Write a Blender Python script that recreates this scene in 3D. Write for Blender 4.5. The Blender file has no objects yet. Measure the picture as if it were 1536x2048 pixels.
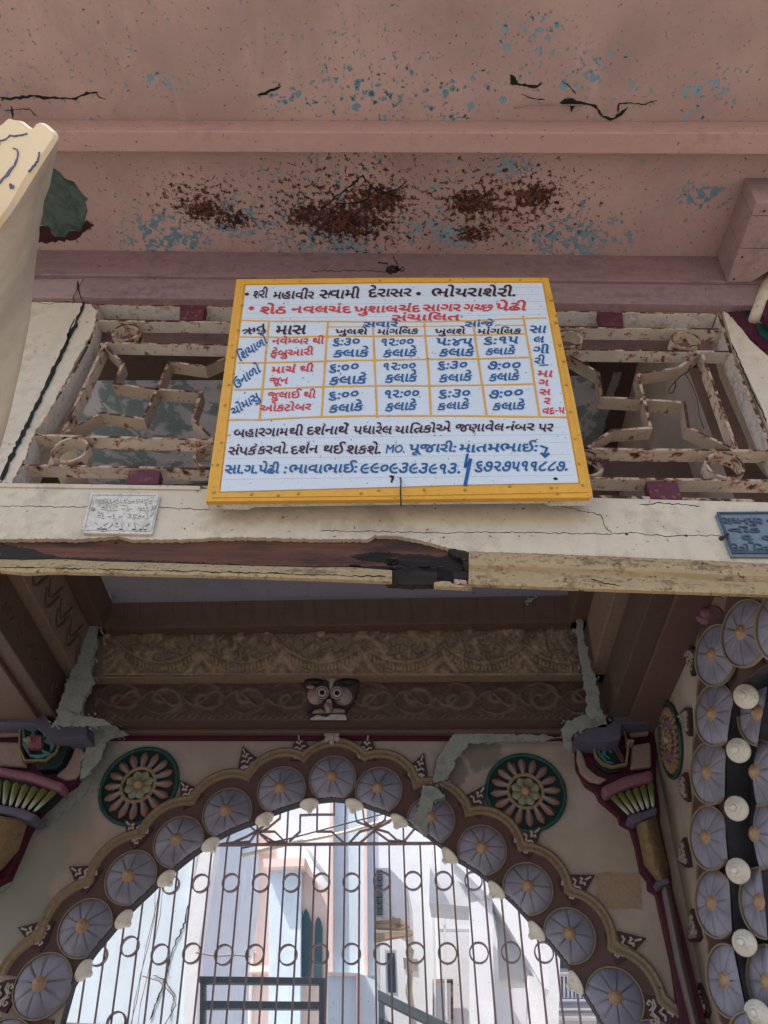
import bpy, bmesh, math, random
from mathutils import Vector, Matrix
random.seed(7)
SC = bpy.context.scene
COL = SC.collection
F = 1537.0
CAM = Vector((0, 0, 1.6))
# ---------------------------------------------------------------- camera
up_c = Vector((.0437, .740, -.671)).normalized()
_b = -.040
_a = -(.0437 + .671*_b)/.740
x_c = Vector((1, _a, -_b)).normalized()
x_c = (x_c - up_c*x_c.dot(up_c)).normalized()
y_c = up_c.cross(x_c)
ROT = Matrix((x_c, y_c, up_c))            # camera -> world
cam = bpy.data.cameras.new('camera'); cam.sensor_fit = 'VERTICAL'
cam.sensor_height = 24.0; cam.lens = 24.0*F/2048.0
cam.clip_start = .02; cam.clip_end = 500
cam_o = bpy.data.objects.new('camera', cam); COL.objects.link(cam_o)
cam_o.matrix_world = Matrix.Translation(CAM) @ ROT.to_4x4()
SC.camera = cam_o
# ---------------------------------------------------------------- world, sun, exposure
SUN_EL, SUN_AZ = math.radians(58), math.radians(-106)   # azimuth from +Y towards +X
w = bpy.data.worlds.new('World'); SC.world = w; w.use_nodes = True
wn = w.node_tree.nodes; wn.clear()
sky = wn.new('ShaderNodeTexSky'); sky.sky_type = 'NISHITA'; sky.sun_disc = False
sky.sun_elevation = SUN_EL; sky.sun_rotation = SUN_AZ
sky.air_density = 1.0; sky.dust_density = 2.5; sky.ozone_density = 1.0
bg = wn.new('ShaderNodeBackground'); bg.inputs[1].default_value = .15
wo = wn.new('ShaderNodeOutputWorld')
w.node_tree.links.new(sky.outputs[0], bg.inputs[0]); w.node_tree.links.new(bg.outputs[0], wo.inputs[0])
sl = bpy.data.lights.new('sun', 'SUN'); sl.energy = 3.6; sl.angle = math.radians(.5); sl.color = (1, .94, .85)
so = bpy.data.objects.new('sun', sl); COL.objects.link(so)
sd = Vector((math.sin(SUN_AZ)*math.cos(SUN_EL), math.cos(SUN_AZ)*math.cos(SUN_EL), math.sin(SUN_EL)))
so.rotation_euler = (-sd).to_track_quat('-Z', 'Y').to_euler(); so.location = (0, 0, 12)
SC.view_settings.view_transform = 'Standard'; SC.view_settings.look = 'None'
SC.view_settings.exposure = 1.24; SC.view_settings.gamma = 1; SC.view_settings.use_curve_mapping = False
SC.cycles.max_bounces = 10; SC.cycles.diffuse_bounces = 6

# ---------------------------------------------------------------- planes and rays
def ray(px, py):
    return (ROT @ Vector(((px-768)/F, (1024-py)/F, -1))).normalized()
class Plane:
    def __init__(s, o, n, ux=None):
        s.o = Vector(o); s.n = Vector(n).normalized()
        s.ux = (Vector(ux) if ux else Vector((0, 0, 1)).cross(-s.n)*-1).normalized()
        if not ux: s.ux = Vector((0, 0, 1)).cross(s.n).normalized()
        s.uz = s.n.cross(s.ux).normalized()
        if abs(s.n.z) < .9 and s.uz.z < 0: s.ux = -s.ux; s.uz = -s.uz
    def hit(s, px, py, off=0):
        d = ray(px, py); o = s.o + s.n*off
        return CAM + d*((o-CAM).dot(s.n)/d.dot(s.n))
    def uv(s, px, py):
        p = s.hit(px, py) - s.o
        return (p.dot(s.ux), p.dot(s.uz))
    def at(s, u, v, off=0):
        return s.o + s.ux*u + s.uz*v + s.n*off
    def shift(s, off):
        return Plane(s.o+s.n*off, s.n, s.ux)
    def inv(s, p):
        q = p - s.o
        return (q.dot(s.ux), q.dot(s.uz))
def cdir(cx, cy, cz):      # camera-frame direction (z forward) to world
    return ROT @ Vector((cx, cy, -cz))
def plane_y(y): return Plane((0, y, 1.6), (0, -1, 0), (1, 0, 0))
FP = plane_y(1.35)
dW = cdir(1, .0277, -.0956); dW.z = 0; dW.normalize()
_r = ray(768, 1470); pW = CAM + _r*(2.6/_r.y)
WP = Plane(pW, Vector((dW.y, -dW.x, 0)), dW)          # inner arch wall, normal towards the camera
dR = cdir((870-768)/F, (1024-2413)/F, 1); dR.z = 0; dR.normalize()
RP = Plane(WP.hit(1297, 1440), Vector((-dR.y, dR.x, 0)), dR)     # right wall, normal to the left
dL = cdir((800-768)/F, (1024-2413)/F, 1); dL.z = 0; dL.normalize()
LP = Plane(WP.hit(10, 1440), Vector((dL.y, -dL.x, 0)), -dL)       # left wall, normal to the right

# ---------------------------------------------------------------- node materials
def lin(c):
    return tuple(((x/255)/12.92 if x/255 <= .04045 else ((x/255+.055)/1.055)**2.4) for x in c)
class NT:
    def __init__(s, name):
        s.m = bpy.data.materials.new(name); s.m.use_nodes = True
        s.t = s.m.node_tree; s.b = s.t.nodes['Principled BSDF']
        s.geo = s.t.nodes.new('ShaderNodeNewGeometry')
        s.pos = s.geo.outputs['Position']
    def n(s, k, **kw):
        x = s.t.nodes.new(k)
        for a, v in kw.items(): setattr(x, a, v)
        return x
    def l(s, a, b): s.t.links.new(a, b)
    def put(s, sock, v):
        if hasattr(v, 'links') or isinstance(v, bpy.types.NodeSocket): s.l(v, sock)
        else:
            if isinstance(v, (tuple, list)) and len(v) == 3 and sock.type == 'RGBA': v = (*v, 1)
            sock.default_value = v
    def math(s, op, a, b=0, c=0, clamp=False):
        x = s.n('ShaderNodeMath', operation=op, use_clamp=clamp)
        s.put(x.inputs[0], a); s.put(x.inputs[1], b)
        if len(x.inputs) > 2: s.put(x.inputs[2], c)
        return x.outputs[0]
    def noise(s, scale, detail=6, rough=.6, stretch=None, off=0, dist=0):
        v = s.pos
        if stretch or off:
            mp = s.n('ShaderNodeMapping'); s.l(v, mp.inputs[0])
            mp.inputs['Scale'].default_value = stretch or (1, 1, 1)
            mp.inputs['Location'].default_value = (off, off*1.7, off*.6); v = mp.outputs[0]
        x = s.n('ShaderNodeTexNoise'); s.l(v, x.inputs['Vector'])
        x.inputs['Scale'].default_value = scale; x.inputs['Detail'].default_value = detail
        x.inputs['Roughness'].default_value = rough; x.inputs['Distortion'].default_value = dist
        return x.outputs['Fac']
    def ramp(s, v, a, b, lo=0, hi=1):
        x = s.n('ShaderNodeMapRange'); x.clamp = True; x.interpolation_type = 'SMOOTHSTEP'
        s.put(x.inputs[0], v); s.put(x.inputs[1], a); s.put(x.inputs[2], b)
        x.inputs[3].default_value = lo; x.inputs[4].default_value = hi
        return x.outputs[0]
    def mix(s, f, a, b):
        x = s.n('ShaderNodeMix', data_type='RGBA'); s.put(x.inputs[0], f); s.put(x.inputs[6], a); s.put(x.inputs[7], b)
        return x.outputs[2]
    def near(s, p, r0, r1, sc=None):
        """1 within r0 of a world point, 0 beyond r1"""
        x = s.n('ShaderNodeVectorMath', operation='SUBTRACT'); s.l(s.pos, x.inputs[0]); x.inputs[1].default_value = p
        v = x.outputs[0]
        if sc:
            y = s.n('ShaderNodeVectorMath', operation='MULTIPLY'); s.l(v, y.inputs[0]); y.inputs[1].default_value = sc; v = y.outputs[0]
        z = s.n('ShaderNodeVectorMath', operation='LENGTH'); s.l(v, z.inputs[0])
        return s.ramp(z.outputs['Value'], r0, r1, 1, 0)
    def maxs(s, xs):
        r = xs[0]
        for x in xs[1:]: r = s.math('MAXIMUM', r, x)
        return r
    def done(s, col, rough=.8, bump=None, dist=.002, strength=.6, spec=.3, metal=0):
        s.put(s.b.inputs['Base Color'], col); s.put(s.b.inputs['Roughness'], rough)
        s.b.inputs['Specular IOR Level'].default_value = spec; s.b.inputs['Metallic'].default_value = metal
        if bump is not None:
            x = s.n('ShaderNodeBump'); x.inputs['Distance'].default_value = dist; x.inputs['Strength'].default_value = strength
            s.l(bump, x.inputs['Height']); s.l(x.outputs[0], s.b.inputs['Normal'])
        return s.m
def paint(name, c, var=.18, dirt=.25, dirtc=(.06, .045, .035), speck=.0, speckc=(.03, .015, .01), sc=9, rough=.75, bump=.5, stretch=None, streak=0):
    t = NT(name)
    n1 = t.noise(sc, 8, .65, stretch); n2 = t.noise(sc*5, 6, .7, off=3); n3 = t.noise(70, 5, .7, off=9)
    hi = tuple(min(1, x*(1+var)) for x in c); lo = tuple(x*(1-var) for x in c)
    col = t.mix(t.ramp(n1, .3, .7), lo, hi)
    d = t.math('MULTIPLY', t.ramp(t.math('ADD', t.math('MULTIPLY', n1, .6), t.math('MULTIPLY', n2, .4)), .47, .63), dirt)
    col = t.mix(d, col, dirtc)
    if speck: col = t.mix(t.ramp(n3, .66-.1*speck, .70-.1*speck, 0, .9), col, speckc)
    if streak:
        sk = t.noise(30, 4, .6, (1, 1, .12), 5)
        col = t.mix(t.ramp(sk, .5, .75, 0, streak), col, dirtc)
    b = t.math('ADD', n2, t.math('MULTIPLY', n3, .5))
    return t.done(col, rough, b, .002, bump)
PINK = lin((177, 147, 138)); 
def soffit_mat():
    t = NT('peeling_pink_paint')
    n1 = t.noise(3, 6, .6); n2 = t.noise(38, 7, .68, off=4, dist=.3); n3 = t.noise(60, 6, .7, off=11); n4 = t.noise(16, 4, .6, (1.3, .45, 1), 2)
    col = t.mix(t.ramp(n1, .3, .7), tuple(x*.88 for x in PINK), tuple(x*1.10 for x in PINK))
    S = SOF
    sc = lambda px, py, r0, r1, k=1: t.near(S.hit(px, py), r0, r1, (.55*k, 1, 1))
    stn = t.noise(2.6, 6, .65, None, 44)
    col = t.mix(t.ramp(stn, .5, .75, 0, .35), col, tuple(x*.62 for x in PINK))
    pale = t.noise(9, 3, .5, (1.5, .35, 1), 21)
    col = t.mix(t.ramp(pale, .55, .78, 0, .35), col, tuple(x*1.35 for x in PINK))
    # blue undercoat where the pink has flaked
    bl = t.maxs([sc(330, 475, 0, .17), sc(660, 480, 0, .2), sc(1150, 480, .0, .17), sc(480, 440, 0, .14), sc(880, 460, 0, .12), sc(1400, 390, 0, .08), sc(1020, 330, 0, .08)])
    bf = t.maxs([sc(740, 190, 0, .20, .7), sc(920, 200, 0, .16), sc(1150, 140, 0, .17), sc(560, 190, 0, .10), sc(1420, 190, 0, .12), sc(330, 160, 0, .07), sc(1060, 60, 0, .12)])
    v = t.math('ADD', t.math('MULTIPLY', n2, .45), t.math('MULTIPLY', n3, .55))
    m1 = t.ramp(t.math('ADD', v, t.math('MULTIPLY', bl, .105)), .60, .612)
    w2 = t.noise(52, 4, .55, None, 41, .2)
    m2 = t.ramp(t.math('ADD', w2, t.math('MULTIPLY', bf, .085)), .685, .70)
    # round flakes of varying size, each with a grey-green heart
    def flakes(scale, weight, off, kk):
        mp = t.n('ShaderNodeMapping'); t.l(t.pos, mp.inputs[0]); mp.inputs['Location'].default_value = (off, off, off)
        nz = t.n('ShaderNodeTexNoise'); nz.inputs['Scale'].default_value = 90; nz.inputs['Detail'].default_value = 4; t.l(mp.outputs[0], nz.inputs['Vector'])
        sc2 = t.n('ShaderNodeVectorMath', operation='SCALE'); t.l(nz.outputs['Color'], sc2.inputs[0]); sc2.inputs['Scale'].default_value = .016
        ad = t.n('ShaderNodeVectorMath', operation='ADD'); t.l(mp.outputs[0], ad.inputs[0]); t.l(sc2.outputs[0], ad.inputs[1])
        v_ = t.n('ShaderNodeTexVoronoi'); v_.inputs['Scale'].default_value = scale; t.l(ad.outputs[0], v_.inputs['Vector'])
        sep = t.n('ShaderNodeSeparateColor'); t.l(v_.outputs['Color'], sep.inputs[0])
        r_ = t.math('MULTIPLY', t.math('SUBTRACT', t.math('ADD', sep.outputs[0], t.math('MULTIPLY', weight, kk)), 1.0), .85)
        d_ = t.math('SUBTRACT', v_.outputs['Distance'], r_)
        return t.ramp(d_, -.03, .02, 1, 0), t.math('MULTIPLY', t.ramp(t.math('ADD', d_, .20), -.05, .03, 1, 0), t.ramp(sep.outputs[1], .35, .45))
    wf = t.maxs([bf, t.math('MULTIPLY', t.near(S.hit(800, 205), .0, .62, (1, 2.6, 1)), .85), t.math('MULTIPLY', t.near(S.hit(1250, 190), 0, .4, (1, 2.2, 1)), .8)])
    f1, d1_ = flakes(24, wf, 3.1, .56); f2, d2_ = flakes(52, wf, 7.7, .68)
    wr = t.maxs([bl, t.math('MULTIPLY', t.near(S.hit(700, 400), .1, .75, (1, 2.2, 1)), .8), t.math('MULTIPLY', t.near(S.hit(1250, 400), 0, .4), .5)])
    f3, d3_ = flakes(44, wr, 13.3, .72)
    streaks = t.math('MULTIPLY', t.ramp(t.noise(30, 4, .6, (2.4, .5, 1), 31), .55, .68), t.math('MULTIPLY', t.near(S.hit(760, 120), 0, .26), t.ramp(t.noise(120, 3, .6, None, 5), .52, .56)))
    bm = t.maxs([m1, m2, f1, f2, f3, streaks])
    gm0 = t.maxs([d1_, t.math('MULTIPLY', d2_, .8), t.math('MULTIPLY', d3_, .8)])
    blue = t.mix(t.ramp(n1, .35, .65), lin((124, 158, 170)), lin((98, 134, 146)))
    col = t.mix(bm, col, blue)
    gm = t.ramp(t.math('ADD', w2, t.math('MULTIPLY', bf, .085)), .735, .75)
    col = t.mix(t.math('MAXIMUM', gm, gm0), col, (.055, .062, .052))
    # rust bleeding from the bars
    ru = t.maxs([sc(690, 445, .0, .085, .8), sc(470, 440, .0, .06), sc(945, 470, .0, .05), sc(940, 405, 0, .06), sc(610, 430, 0, .05), sc(1075, 390, 0, .055), sc(760, 400, 0, .07), sc(410, 425, 0, .05), sc(160, 445, .0, .05, 1.3), sc(110, 465, 0, .06)])
    ru2 = t.maxs([sc(690, 420, 0, .3), sc(1000, 410, 0, .24), sc(400, 400, 0, .15)])
    n5 = t.noise(58, 7, .72, off=17, dist=.12)
    q = t.math('ADD', n5, t.math('ADD', t.math('MULTIPLY', ru, .16), t.math('MULTIPLY', ru2, .135)))
    col = t.mix(t.ramp(q, .60, .67, 0, .75), col, lin((122, 72, 52)))
    col = t.mix(t.ramp(q, .655, .675), col, t.mix(t.ramp(t.noise(75, 5, .7, off=51), .42, .62), lin((40, 22, 18)), lin((104, 62, 46))))
    bump = t.math('SUBTRACT', t.math('ADD', t.math('MULTIPLY', n3, .3), n4), t.math('ADD', t.math('MULTIPLY', bm, .5), t.ramp(q, .63, .68)))
    return t.done(col, .72, bump, .003, .7)
def rust_mat(name, c, amt=.5, sc=40):
    t = NT(name)
    n1 = t.noise(sc, 7, .7); n2 = t.noise(12, 5, .6, off=3); n3 = t.noise(90, 4, .6, off=7)
    col = t.mix(t.ramp(n2, .3, .7), tuple(x*.8 for x in c), c)
    q = t.math('ADD', n1, t.math('MULTIPLY', n2, .35))
    th = .92-.14*amt
    col = t.mix(t.ramp(q, th-.07, th, 0, .8), col, lin((150, 96, 58)))
    col = t.mix(t.ramp(q, th-.01, th+.05), col, lin((62, 36, 26)))
    col = t.mix(t.ramp(n3, .66, .70), col, (.02, .013, .01))
    return t.done(col, .6, t.math('ADD', n1, n3), .0015, .6)
def wood_mat(name, c1, c2, c3):
    t = NT(name)
    n = t.noise(14, 8, .7, (.25, 2, 5)); n2 = t.noise(5, 5, .6, (.6, 1, 2), 5); n3 = t.noise(60, 4, .7, (.2, 1, 3), 8)
    col = t.mix(t.ramp(n, .35, .65), c1, c2)
    col = t.mix(t.ramp(n2, .5, .62), col, c3)
    col = t.mix(t.ramp(n3, .58, .72, 0, .7), col, (.012, .008, .006))
    return t.done(col, .8, t.math('ADD', n, n3), .004, .9)
def flat(name, c, rough=.6, metal=0):
    t = NT(name); n = t.noise(60, 4, .6)
    return t.done(t.mix(t.ramp(n, .3, .7), tuple(x*.85 for x in c), tuple(min(1, x*1.1) for x in c)), rough, n, .0006, .3, metal=metal)

# ---------------------------------------------------------------- object helpers
ORG = {}
def thing(name, label, cat, loc=(0, 0, 0), group=None, kind=None):
    o = bpy.data.objects.new(name, None); COL.objects.link(o); o.empty_display_size = .05
    o.location = loc; ORG[o.name] = Vector(loc)
    if label: o['label'] = label
    if cat: o['category'] = cat
    if group: o['group'] = group
    if kind: o['kind'] = kind
    return o
def origin(p):
    return ORG.get(p.name, Vector((0, 0, 0))) if p else Vector((0, 0, 0))
def mesh(name, V, Fc, mat, parent=None, smooth=False, tag=None, kind=None, bevel=0, mats=None, mi=None, recenter=False):
    me = bpy.data.meshes.new(name)
    og = origin(parent)
    own = og
    if parent is None and V:
        own = Vector((sum(v[0] for v in V)/len(V), sum(v[1] for v in V)/len(V), min(v[2] for v in V)))
    me.from_pydata([Vector(v)-own for v in V], [], Fc)
    for m in (mats or [mat]): me.materials.append(m)
    if mi:
        for p, k in zip(me.polygons, mi): p.material_index = k
    bm = bmesh.new(); bm.from_mesh(me); bmesh.ops.recalc_face_normals(bm, faces=bm.faces)
    bm.to_mesh(me); bm.free()
    if smooth:
        for p in me.polygons: p.use_smooth = True
    o = bpy.data.objects.new(name, me); COL.objects.link(o)
    if parent: o.parent = parent; ORG[o.name] = og
    else: o.location = own; ORG[o.name] = own
    if bevel:
        b = o.modifiers.new('bevel', 'BEVEL'); b.width = bevel; b.segments = 2; b.limit_method = 'ANGLE'; b.angle_limit = .6
    if tag:
        o['label'], o['category'] = tag[0], tag[1]
        if len(tag) > 2: o['group'] = tag[2]
    if kind: o['kind'] = kind
    LAST[0] = o
    return o
LAST = [None]
class Buf:
    def __init__(s): s.V = []; s.F = []
    def add(s, V, Fc):
        k = len(s.V); s.V += list(V); s.F += [tuple(i+k for i in f) for f in Fc]
        return s
    def box(s, lo, hi):
        (a, b, c), (d, e, f) = lo, hi
        return s.add([Vector(p) for p in ((a, b, c), (d, b, c), (d, e, c), (a, e, c), (a, b, f), (d, b, f), (d, e, f), (a, e, f))],
                     [(0, 3, 2, 1), (4, 5, 6, 7), (0, 1, 5, 4), (1, 2, 6, 5), (2, 3, 7, 6), (3, 0, 4, 7)])
    def hexa(s, b4, t4):
        return s.add(list(b4)+list(t4), [(0, 3, 2, 1), (4, 5, 6, 7), (0, 1, 5, 4), (1, 2, 6, 5), (2, 3, 7, 6), (3, 0, 4, 7)])
    def go(s, name, mat, parent=None, **k): return mesh(name, s.V, s.F, mat, parent, **k)
def prism_pts(front, back):
    n = len(front)
    return list(front)+list(back), [tuple(range(n)), tuple(range(2*n-1, n-1, -1))]+[(i, i+n, (i+1) % n+n, (i+1) % n) for i in range(n)]
def plate(name, pl, pts, off, th, mat, parent=None, buf=None, jag=0, **k):
    """polygon given in photo pixels, set on a real plane, front at off, thickness th"""
    if jag:
        q = []
        for i, a in enumerate(pts):
            b = pts[(i+1) % len(pts)]; L = math.hypot(b[0]-a[0], b[1]-a[1]); n = max(1, int(L/(jag*2.0)))
            for j in range(n):
                f = j/n; q.append((a[0]+(b[0]-a[0])*f+random.uniform(-jag, jag)*(j > 0), a[1]+(b[1]-a[1])*f+random.uniform(-jag, jag)*(j > 0)))
        pts = q
    fr = [pl.hit(x, y, off) for x, y in pts]; bk = [p-pl.n*th for p in fr]
    V, Fc = prism_pts(fr, bk)
    if buf is not None: buf.add(V, Fc); return
    return mesh(name, V, Fc, mat, parent, **k)
def stroke(pl, pts, wd, off, th, buf, px=True, closed=False, taper=None):
    """band of width wd (metres) along a polyline, thickness th"""
    P = [pl.uv(*p) for p in pts] if px else list(pts)
    n = len(P); L = []; R = []
    for i in range(n):
        a = P[i-1] if (i > 0 or closed) else P[i]; b = P[(i+1) % n] if (i < n-1 or closed) else P[i]
        p = P[i]
        d1 = Vector((p[0]-a[0], p[1]-a[1])); d2 = Vector((b[0]-p[0], b[1]-p[1]))
        if d1.length < 1e-9: d1 = d2.copy()
        if d2.length < 1e-9: d2 = d1.copy()
        if d1.length < 1e-9: continue
        d1.normalize(); d2.normalize(); t = (d1+d2)
        if t.length < 1e-6: t = d1
        t.normalize(); nn = Vector((-t.y, t.x)); k = 1/max(.45, nn.dot(Vector((-d1.y, d1.x))))
        h = wd/2*k*(taper[i] if taper else 1)
        L.append((p[0]+nn.x*h, p[1]+nn.y*h)); R.append((p[0]-nn.x*h, p[1]-nn.y*h))
    m = len(L); V = []
    for l, r in zip(L, R): V += [pl.at(*l, off), pl.at(*r, off), pl.at(*r, off-th), pl.at(*l, off-th)]
    Fc = []
    for i in range(m if closed else m-1):
        a, b = 4*i, 4*((i+1) % m)
        for j in range(4): Fc.append((a+j, a+(j+1) % 4, b+(j+1) % 4, b+j))
    if not closed: Fc += [(0, 1, 2, 3), (4*m-1, 4*m-2, 4*m-3, 4*m-4)]
    buf.add(V, Fc)
def tube(pts, r, buf, seg=6, closed=False, rr=None):
    P = [Vector(p) for p in pts]; n = len(P); V = []; Fc = []
    up = Vector((0, 0, 1))
    for i in range(n):
        a = P[i-1] if (i or closed) else P[i]; b = P[(i+1) % n] if (i < n-1 or closed) else P[i]
        t = (b-a).normalized(); s_ = t.cross(up)
        if s_.length < .05: s_ = t.cross(Vector((0, 1, 0)))
        s_.normalize(); q = s_.cross(t)
        for j in range(seg):
            an = 2*math.pi*j/seg; V.append(P[i]+(s_*math.cos(an)+q*math.sin(an))*(rr[i] if rr else r))
    for i in range(n if closed else n-1):
        for j in range(seg):
            a, b = i*seg, ((i+1) % n)*seg
            Fc.append((a+j, a+(j+1) % seg, b+(j+1) % seg, b+j))
    if not closed: Fc += [tuple(range(seg)), tuple(range(n*seg-1, (n-1)*seg-1, -1))]
    buf.add(V, Fc)
def lathe(c, ax, prof, buf, seg=16, sx=None):
    """profile [(radius, height)] turned about axis ax at c"""
    ax = Vector(ax).normalized(); a = ax.cross(Vector((0, 0, 1)))
    if a.length < .05: a = ax.cross(Vector((1, 0, 0)))
    a.normalize(); b = ax.cross(a); V = []; Fc = []
    for r, h in prof:
        for j in range(seg):
            an = 2*math.pi*j/seg; V.append(c+ax*h+(a*math.cos(an)+b*math.sin(an))*r)
    for i in range(len(prof)-1):
        for j in range(seg):
            Fc.append((i*seg+j, i*seg+(j+1) % seg, (i+1)*seg+(j+1) % seg, (i+1)*seg+j))
    Fc.append(tuple(range((len(prof)-1)*seg, len(prof)*seg))); buf.add(V, Fc)
def grid(rows, buf):
    n = len(rows); m = len(rows[0]); V = [p for r in rows for p in r]
    buf.add(V, [(i*m+j, i*m+j+1, (i+1)*m+j+1, (i+1)*m+j) for i in range(n-1) for j in range(m-1)])
def interp(pts, x):
    if x <= pts[0][0]: return pts[0][1]
    for (a, b), (c, d) in zip(pts, pts[1:]):
        if x <= c: return b+(d-b)*(x-a)/(c-a)
    return pts[-1][1]

# ---------------------------------------------------------------- materials
SLAB_Y = 1.315
_d = ray(768, 506); SLAB_Z = CAM.z + _d.z*SLAB_Y/_d.y
SOF = Plane((0, 1, SLAB_Z), (0, 0, -1), (1, 0, 0))
M = {}
M['soffit'] = soffit_mat()
M['pinkwood'] = paint('weathered_pink_painted_wood', lin((162, 136, 132)), .12, .45, lin((92, 72, 70)), .15, sc=7, stretch=(.4, 1, 3))
M['pinkwood2'] = paint('faded_mauve_painted_wood', lin((146, 118, 118)), .14, .45, lin((80, 62, 62)), .2, sc=7, stretch=(.4, 1, 3))
M['beampink'] = paint('pale_pink_painted_plaster', lin((186, 148, 140)), .07, .3, lin((112, 84, 80)), .2, sc=6, stretch=(.5, 2, 1))
M['cream'] = paint('old_cream_lime_wash', lin((202, 185, 162)), .08, .42, lin((128, 112, 98)), .22, sc=6, streak=.12)
M['tan'] = paint('ochre_yellow_painted_moulding', lin((168, 144, 106)), .16, .9, lin((100, 78, 56)), .6, sc=17, stretch=(.6, 1, 2))
M['oldwood'] = wood_mat('bare_reddish_wood', lin((112, 70, 54)), lin((86, 56, 46)), lin((60, 44, 38)))
M['char'] = wood_mat('rotted_dark_wood', lin((52, 42, 36)), lin((34, 27, 24)), lin((20, 17, 16)))
M['black'] = flat('deep_shadow_black_wood', (.012, .010, .009), .9)
M['crack'] = flat('dark_crack_line', (.012, .016, .013), .95)  # near-black ribbon laid over the surface to draw cracks and nail holes
M['grille'] = rust_mat('rusting_cream_painted_iron', lin((192, 180, 166)), .95)
M['grille2'] = rust_mat('rusted_edge_painted_iron', lin((196, 178, 158)), 1.25, 34)
M['rustedge'] = rust_mat('rust_bleeding_bar_edge', lin((188, 168, 146)), 1.9, 26)
M['grilletan'] = rust_mat('grimy_tan_painted_iron', lin((158, 142, 122)), .8)
M['grilledim'] = paint('grimy_white_painted_iron', lin((196, 186, 176)), .12, .6, lin((100, 86, 76)), .4, sc=16)
M['maroonblk'] = rust_mat('maroon_painted_iron_block', lin((94, 44, 56)), .8)
M['signwhite'] = paint('white_enamel_sign_face', lin((202, 206, 210)), .03, .10, lin((150, 150, 146)), .22, sc=9, rough=.35, bump=.08)
M['orange'] = paint('orange_yellow_enamel', lin((214, 156, 50)), .10, .22, lin((150, 96, 30)), .18, sc=12, rough=.4, bump=.2)
M['inkblack'] = flat('dark_maroon_sign_paint', lin((58, 20, 32)), .4)
M['inkred'] = flat('red_sign_paint', lin((206, 50, 46)), .4)
M['inkblue'] = flat('blue_sign_paint', lin((22, 84, 138)), .4)
M['line'] = flat('pencil_rule_line', lin((178, 184, 188)), .6)
M['boardback'] = paint('chipped_white_board_edge', lin((210, 204, 194)), .08, .5, lin((120, 108, 96)), .4, sc=16)
M['nail'] = flat('dull_painted_nail_head', lin((176, 130, 50)), .4)
M['nailp'] = flat('pink_painted_nail_head', lin((128, 100, 96)), .5)
M['wire'] = flat('blackened_iron_wire', (.015, .013, .012), .5)
M['plateL'] = paint('cream_painted_cast_plate', lin((208, 200, 188)), .05, .5, lin((110, 100, 90)), .25, sc=22)
M['plateR'] = paint('grey_cast_metal_plate', lin((112, 124, 134)), .22, .5, lin((60, 68, 76)), .3, sc=40, rough=.5)
M['plateRd'] = flat('dark_grey_cast_metal', lin((66, 76, 86)), .6)
M['plateLd'] = flat('cream_metal_and_letter_shade', lin((150, 140, 128)), .7)
M['greyplaster'] = paint('bluish_grey_porch_plaster', lin((136, 130, 140)), .10, .3, lin((96, 90, 96)), .1, sc=4)
M['peelteal'] = None
M['brown1'] = paint('dark_brown_painted_cornice', lin((92, 70, 60)), .14, .4, lin((66, 50, 44)), .25, sc=10, streak=.3)
M['brown2'] = paint('carved_earth_brown_plaster', lin((124, 104, 88)), .2, .6, lin((78, 62, 52)), .2, sc=26, bump=1)
M['brown3'] = paint('dark_carved_brown_plaster', lin((86, 68, 60)), .16, .4, lin((58, 44, 40)), .15, sc=14, bump=.8)
M['groove_shade'] = flat('groove_shade_brown', lin((56, 42, 36)), .9)  # dark tone for relief grooves, their shade put into the colour
M['brown4'] = paint('plain_red_brown_plaster', lin((98, 76, 68)), .12, .35, lin((70, 54, 50)), .1, sc=9)
M['maroon'] = flat('maroon_gloss_trim', lin((70, 22, 38)), .45)
M['slate'] = paint('slate_blue_paint', lin((92, 88, 108)), .14, .4, lin((50, 48, 58)), .2, sc=16)
M['gold'] = flat('ochre_gold_paint', lin((136, 112, 80)), .55)
M['teal'] = flat('teal_green_paint', lin((30, 72, 64)), .5)
M['tealdk'] = flat('dark_teal_ground_paint', lin((20, 38, 44)), .6)
M['tealleaf'] = flat('blue_green_leaf_paint', lin((70, 116, 118)), .5)
M['mauve'] = flat('dusty_mauve_pink_paint', lin((128, 86, 100)), .55)
M['olive'] = flat('olive_green_paint', lin((122, 122, 70)), .55)
M['petal'] = None
M['shellb'] = None
M['boss'] = flat('amber_ochre_paint', lin((156, 126, 98)), .45)
M['shelltrim'] = paint('tan_shell_rim', lin((132, 116, 94)), .12, .3, sc=30)
M['tanband'] = paint('carved_khaki_band', lin((130, 112, 88)), .16, .6, lin((70, 56, 46)), .2, sc=36, bump=1)
M['brownband'] = paint('cocoa_brown_band', lin((86, 64, 62)), .10, .2, lin((56, 42, 42)), .1, sc=16)
M['intrados'] = flat('black_painted_arch_soffit', lin((44, 44, 50)), .6)
M['knob'] = paint('white_turned_knob', lin((214, 206, 194)), .05, .4, lin((140, 126, 110)), .1, sc=30, rough=.5, bump=.2)
M['vein'] = flat('pale_carved_relief', lin((164, 152, 146)), .6)
M['leafdk'] = flat('dark_maroon_brown_leaf_ground', lin((66, 46, 48)), .7)
M['stone'] = paint('tan_carved_column_stone', lin((130, 110, 82)), .2, .7, lin((92, 70, 50)), .1, sc=22, bump=1, stretch=(1, 1, 2.5))
M['shaft'] = paint('dull_grey_brown_column_shaft', lin((116, 106, 108)), .12, .35, lin((76, 66, 66)), .1, sc=14)
M['cement'] = paint('grey_green_cement_smear', lin((140, 143, 137)), .30, .6, lin((96, 98, 90)), .15, sc=30, bump=1)
M['gate'] = rust_mat('brown_painted_gate_iron', lin((132, 112, 112)), .1)
M['skin'] = flat('pale_buff_face_paint', lin((142, 124, 116)), .5)
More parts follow.
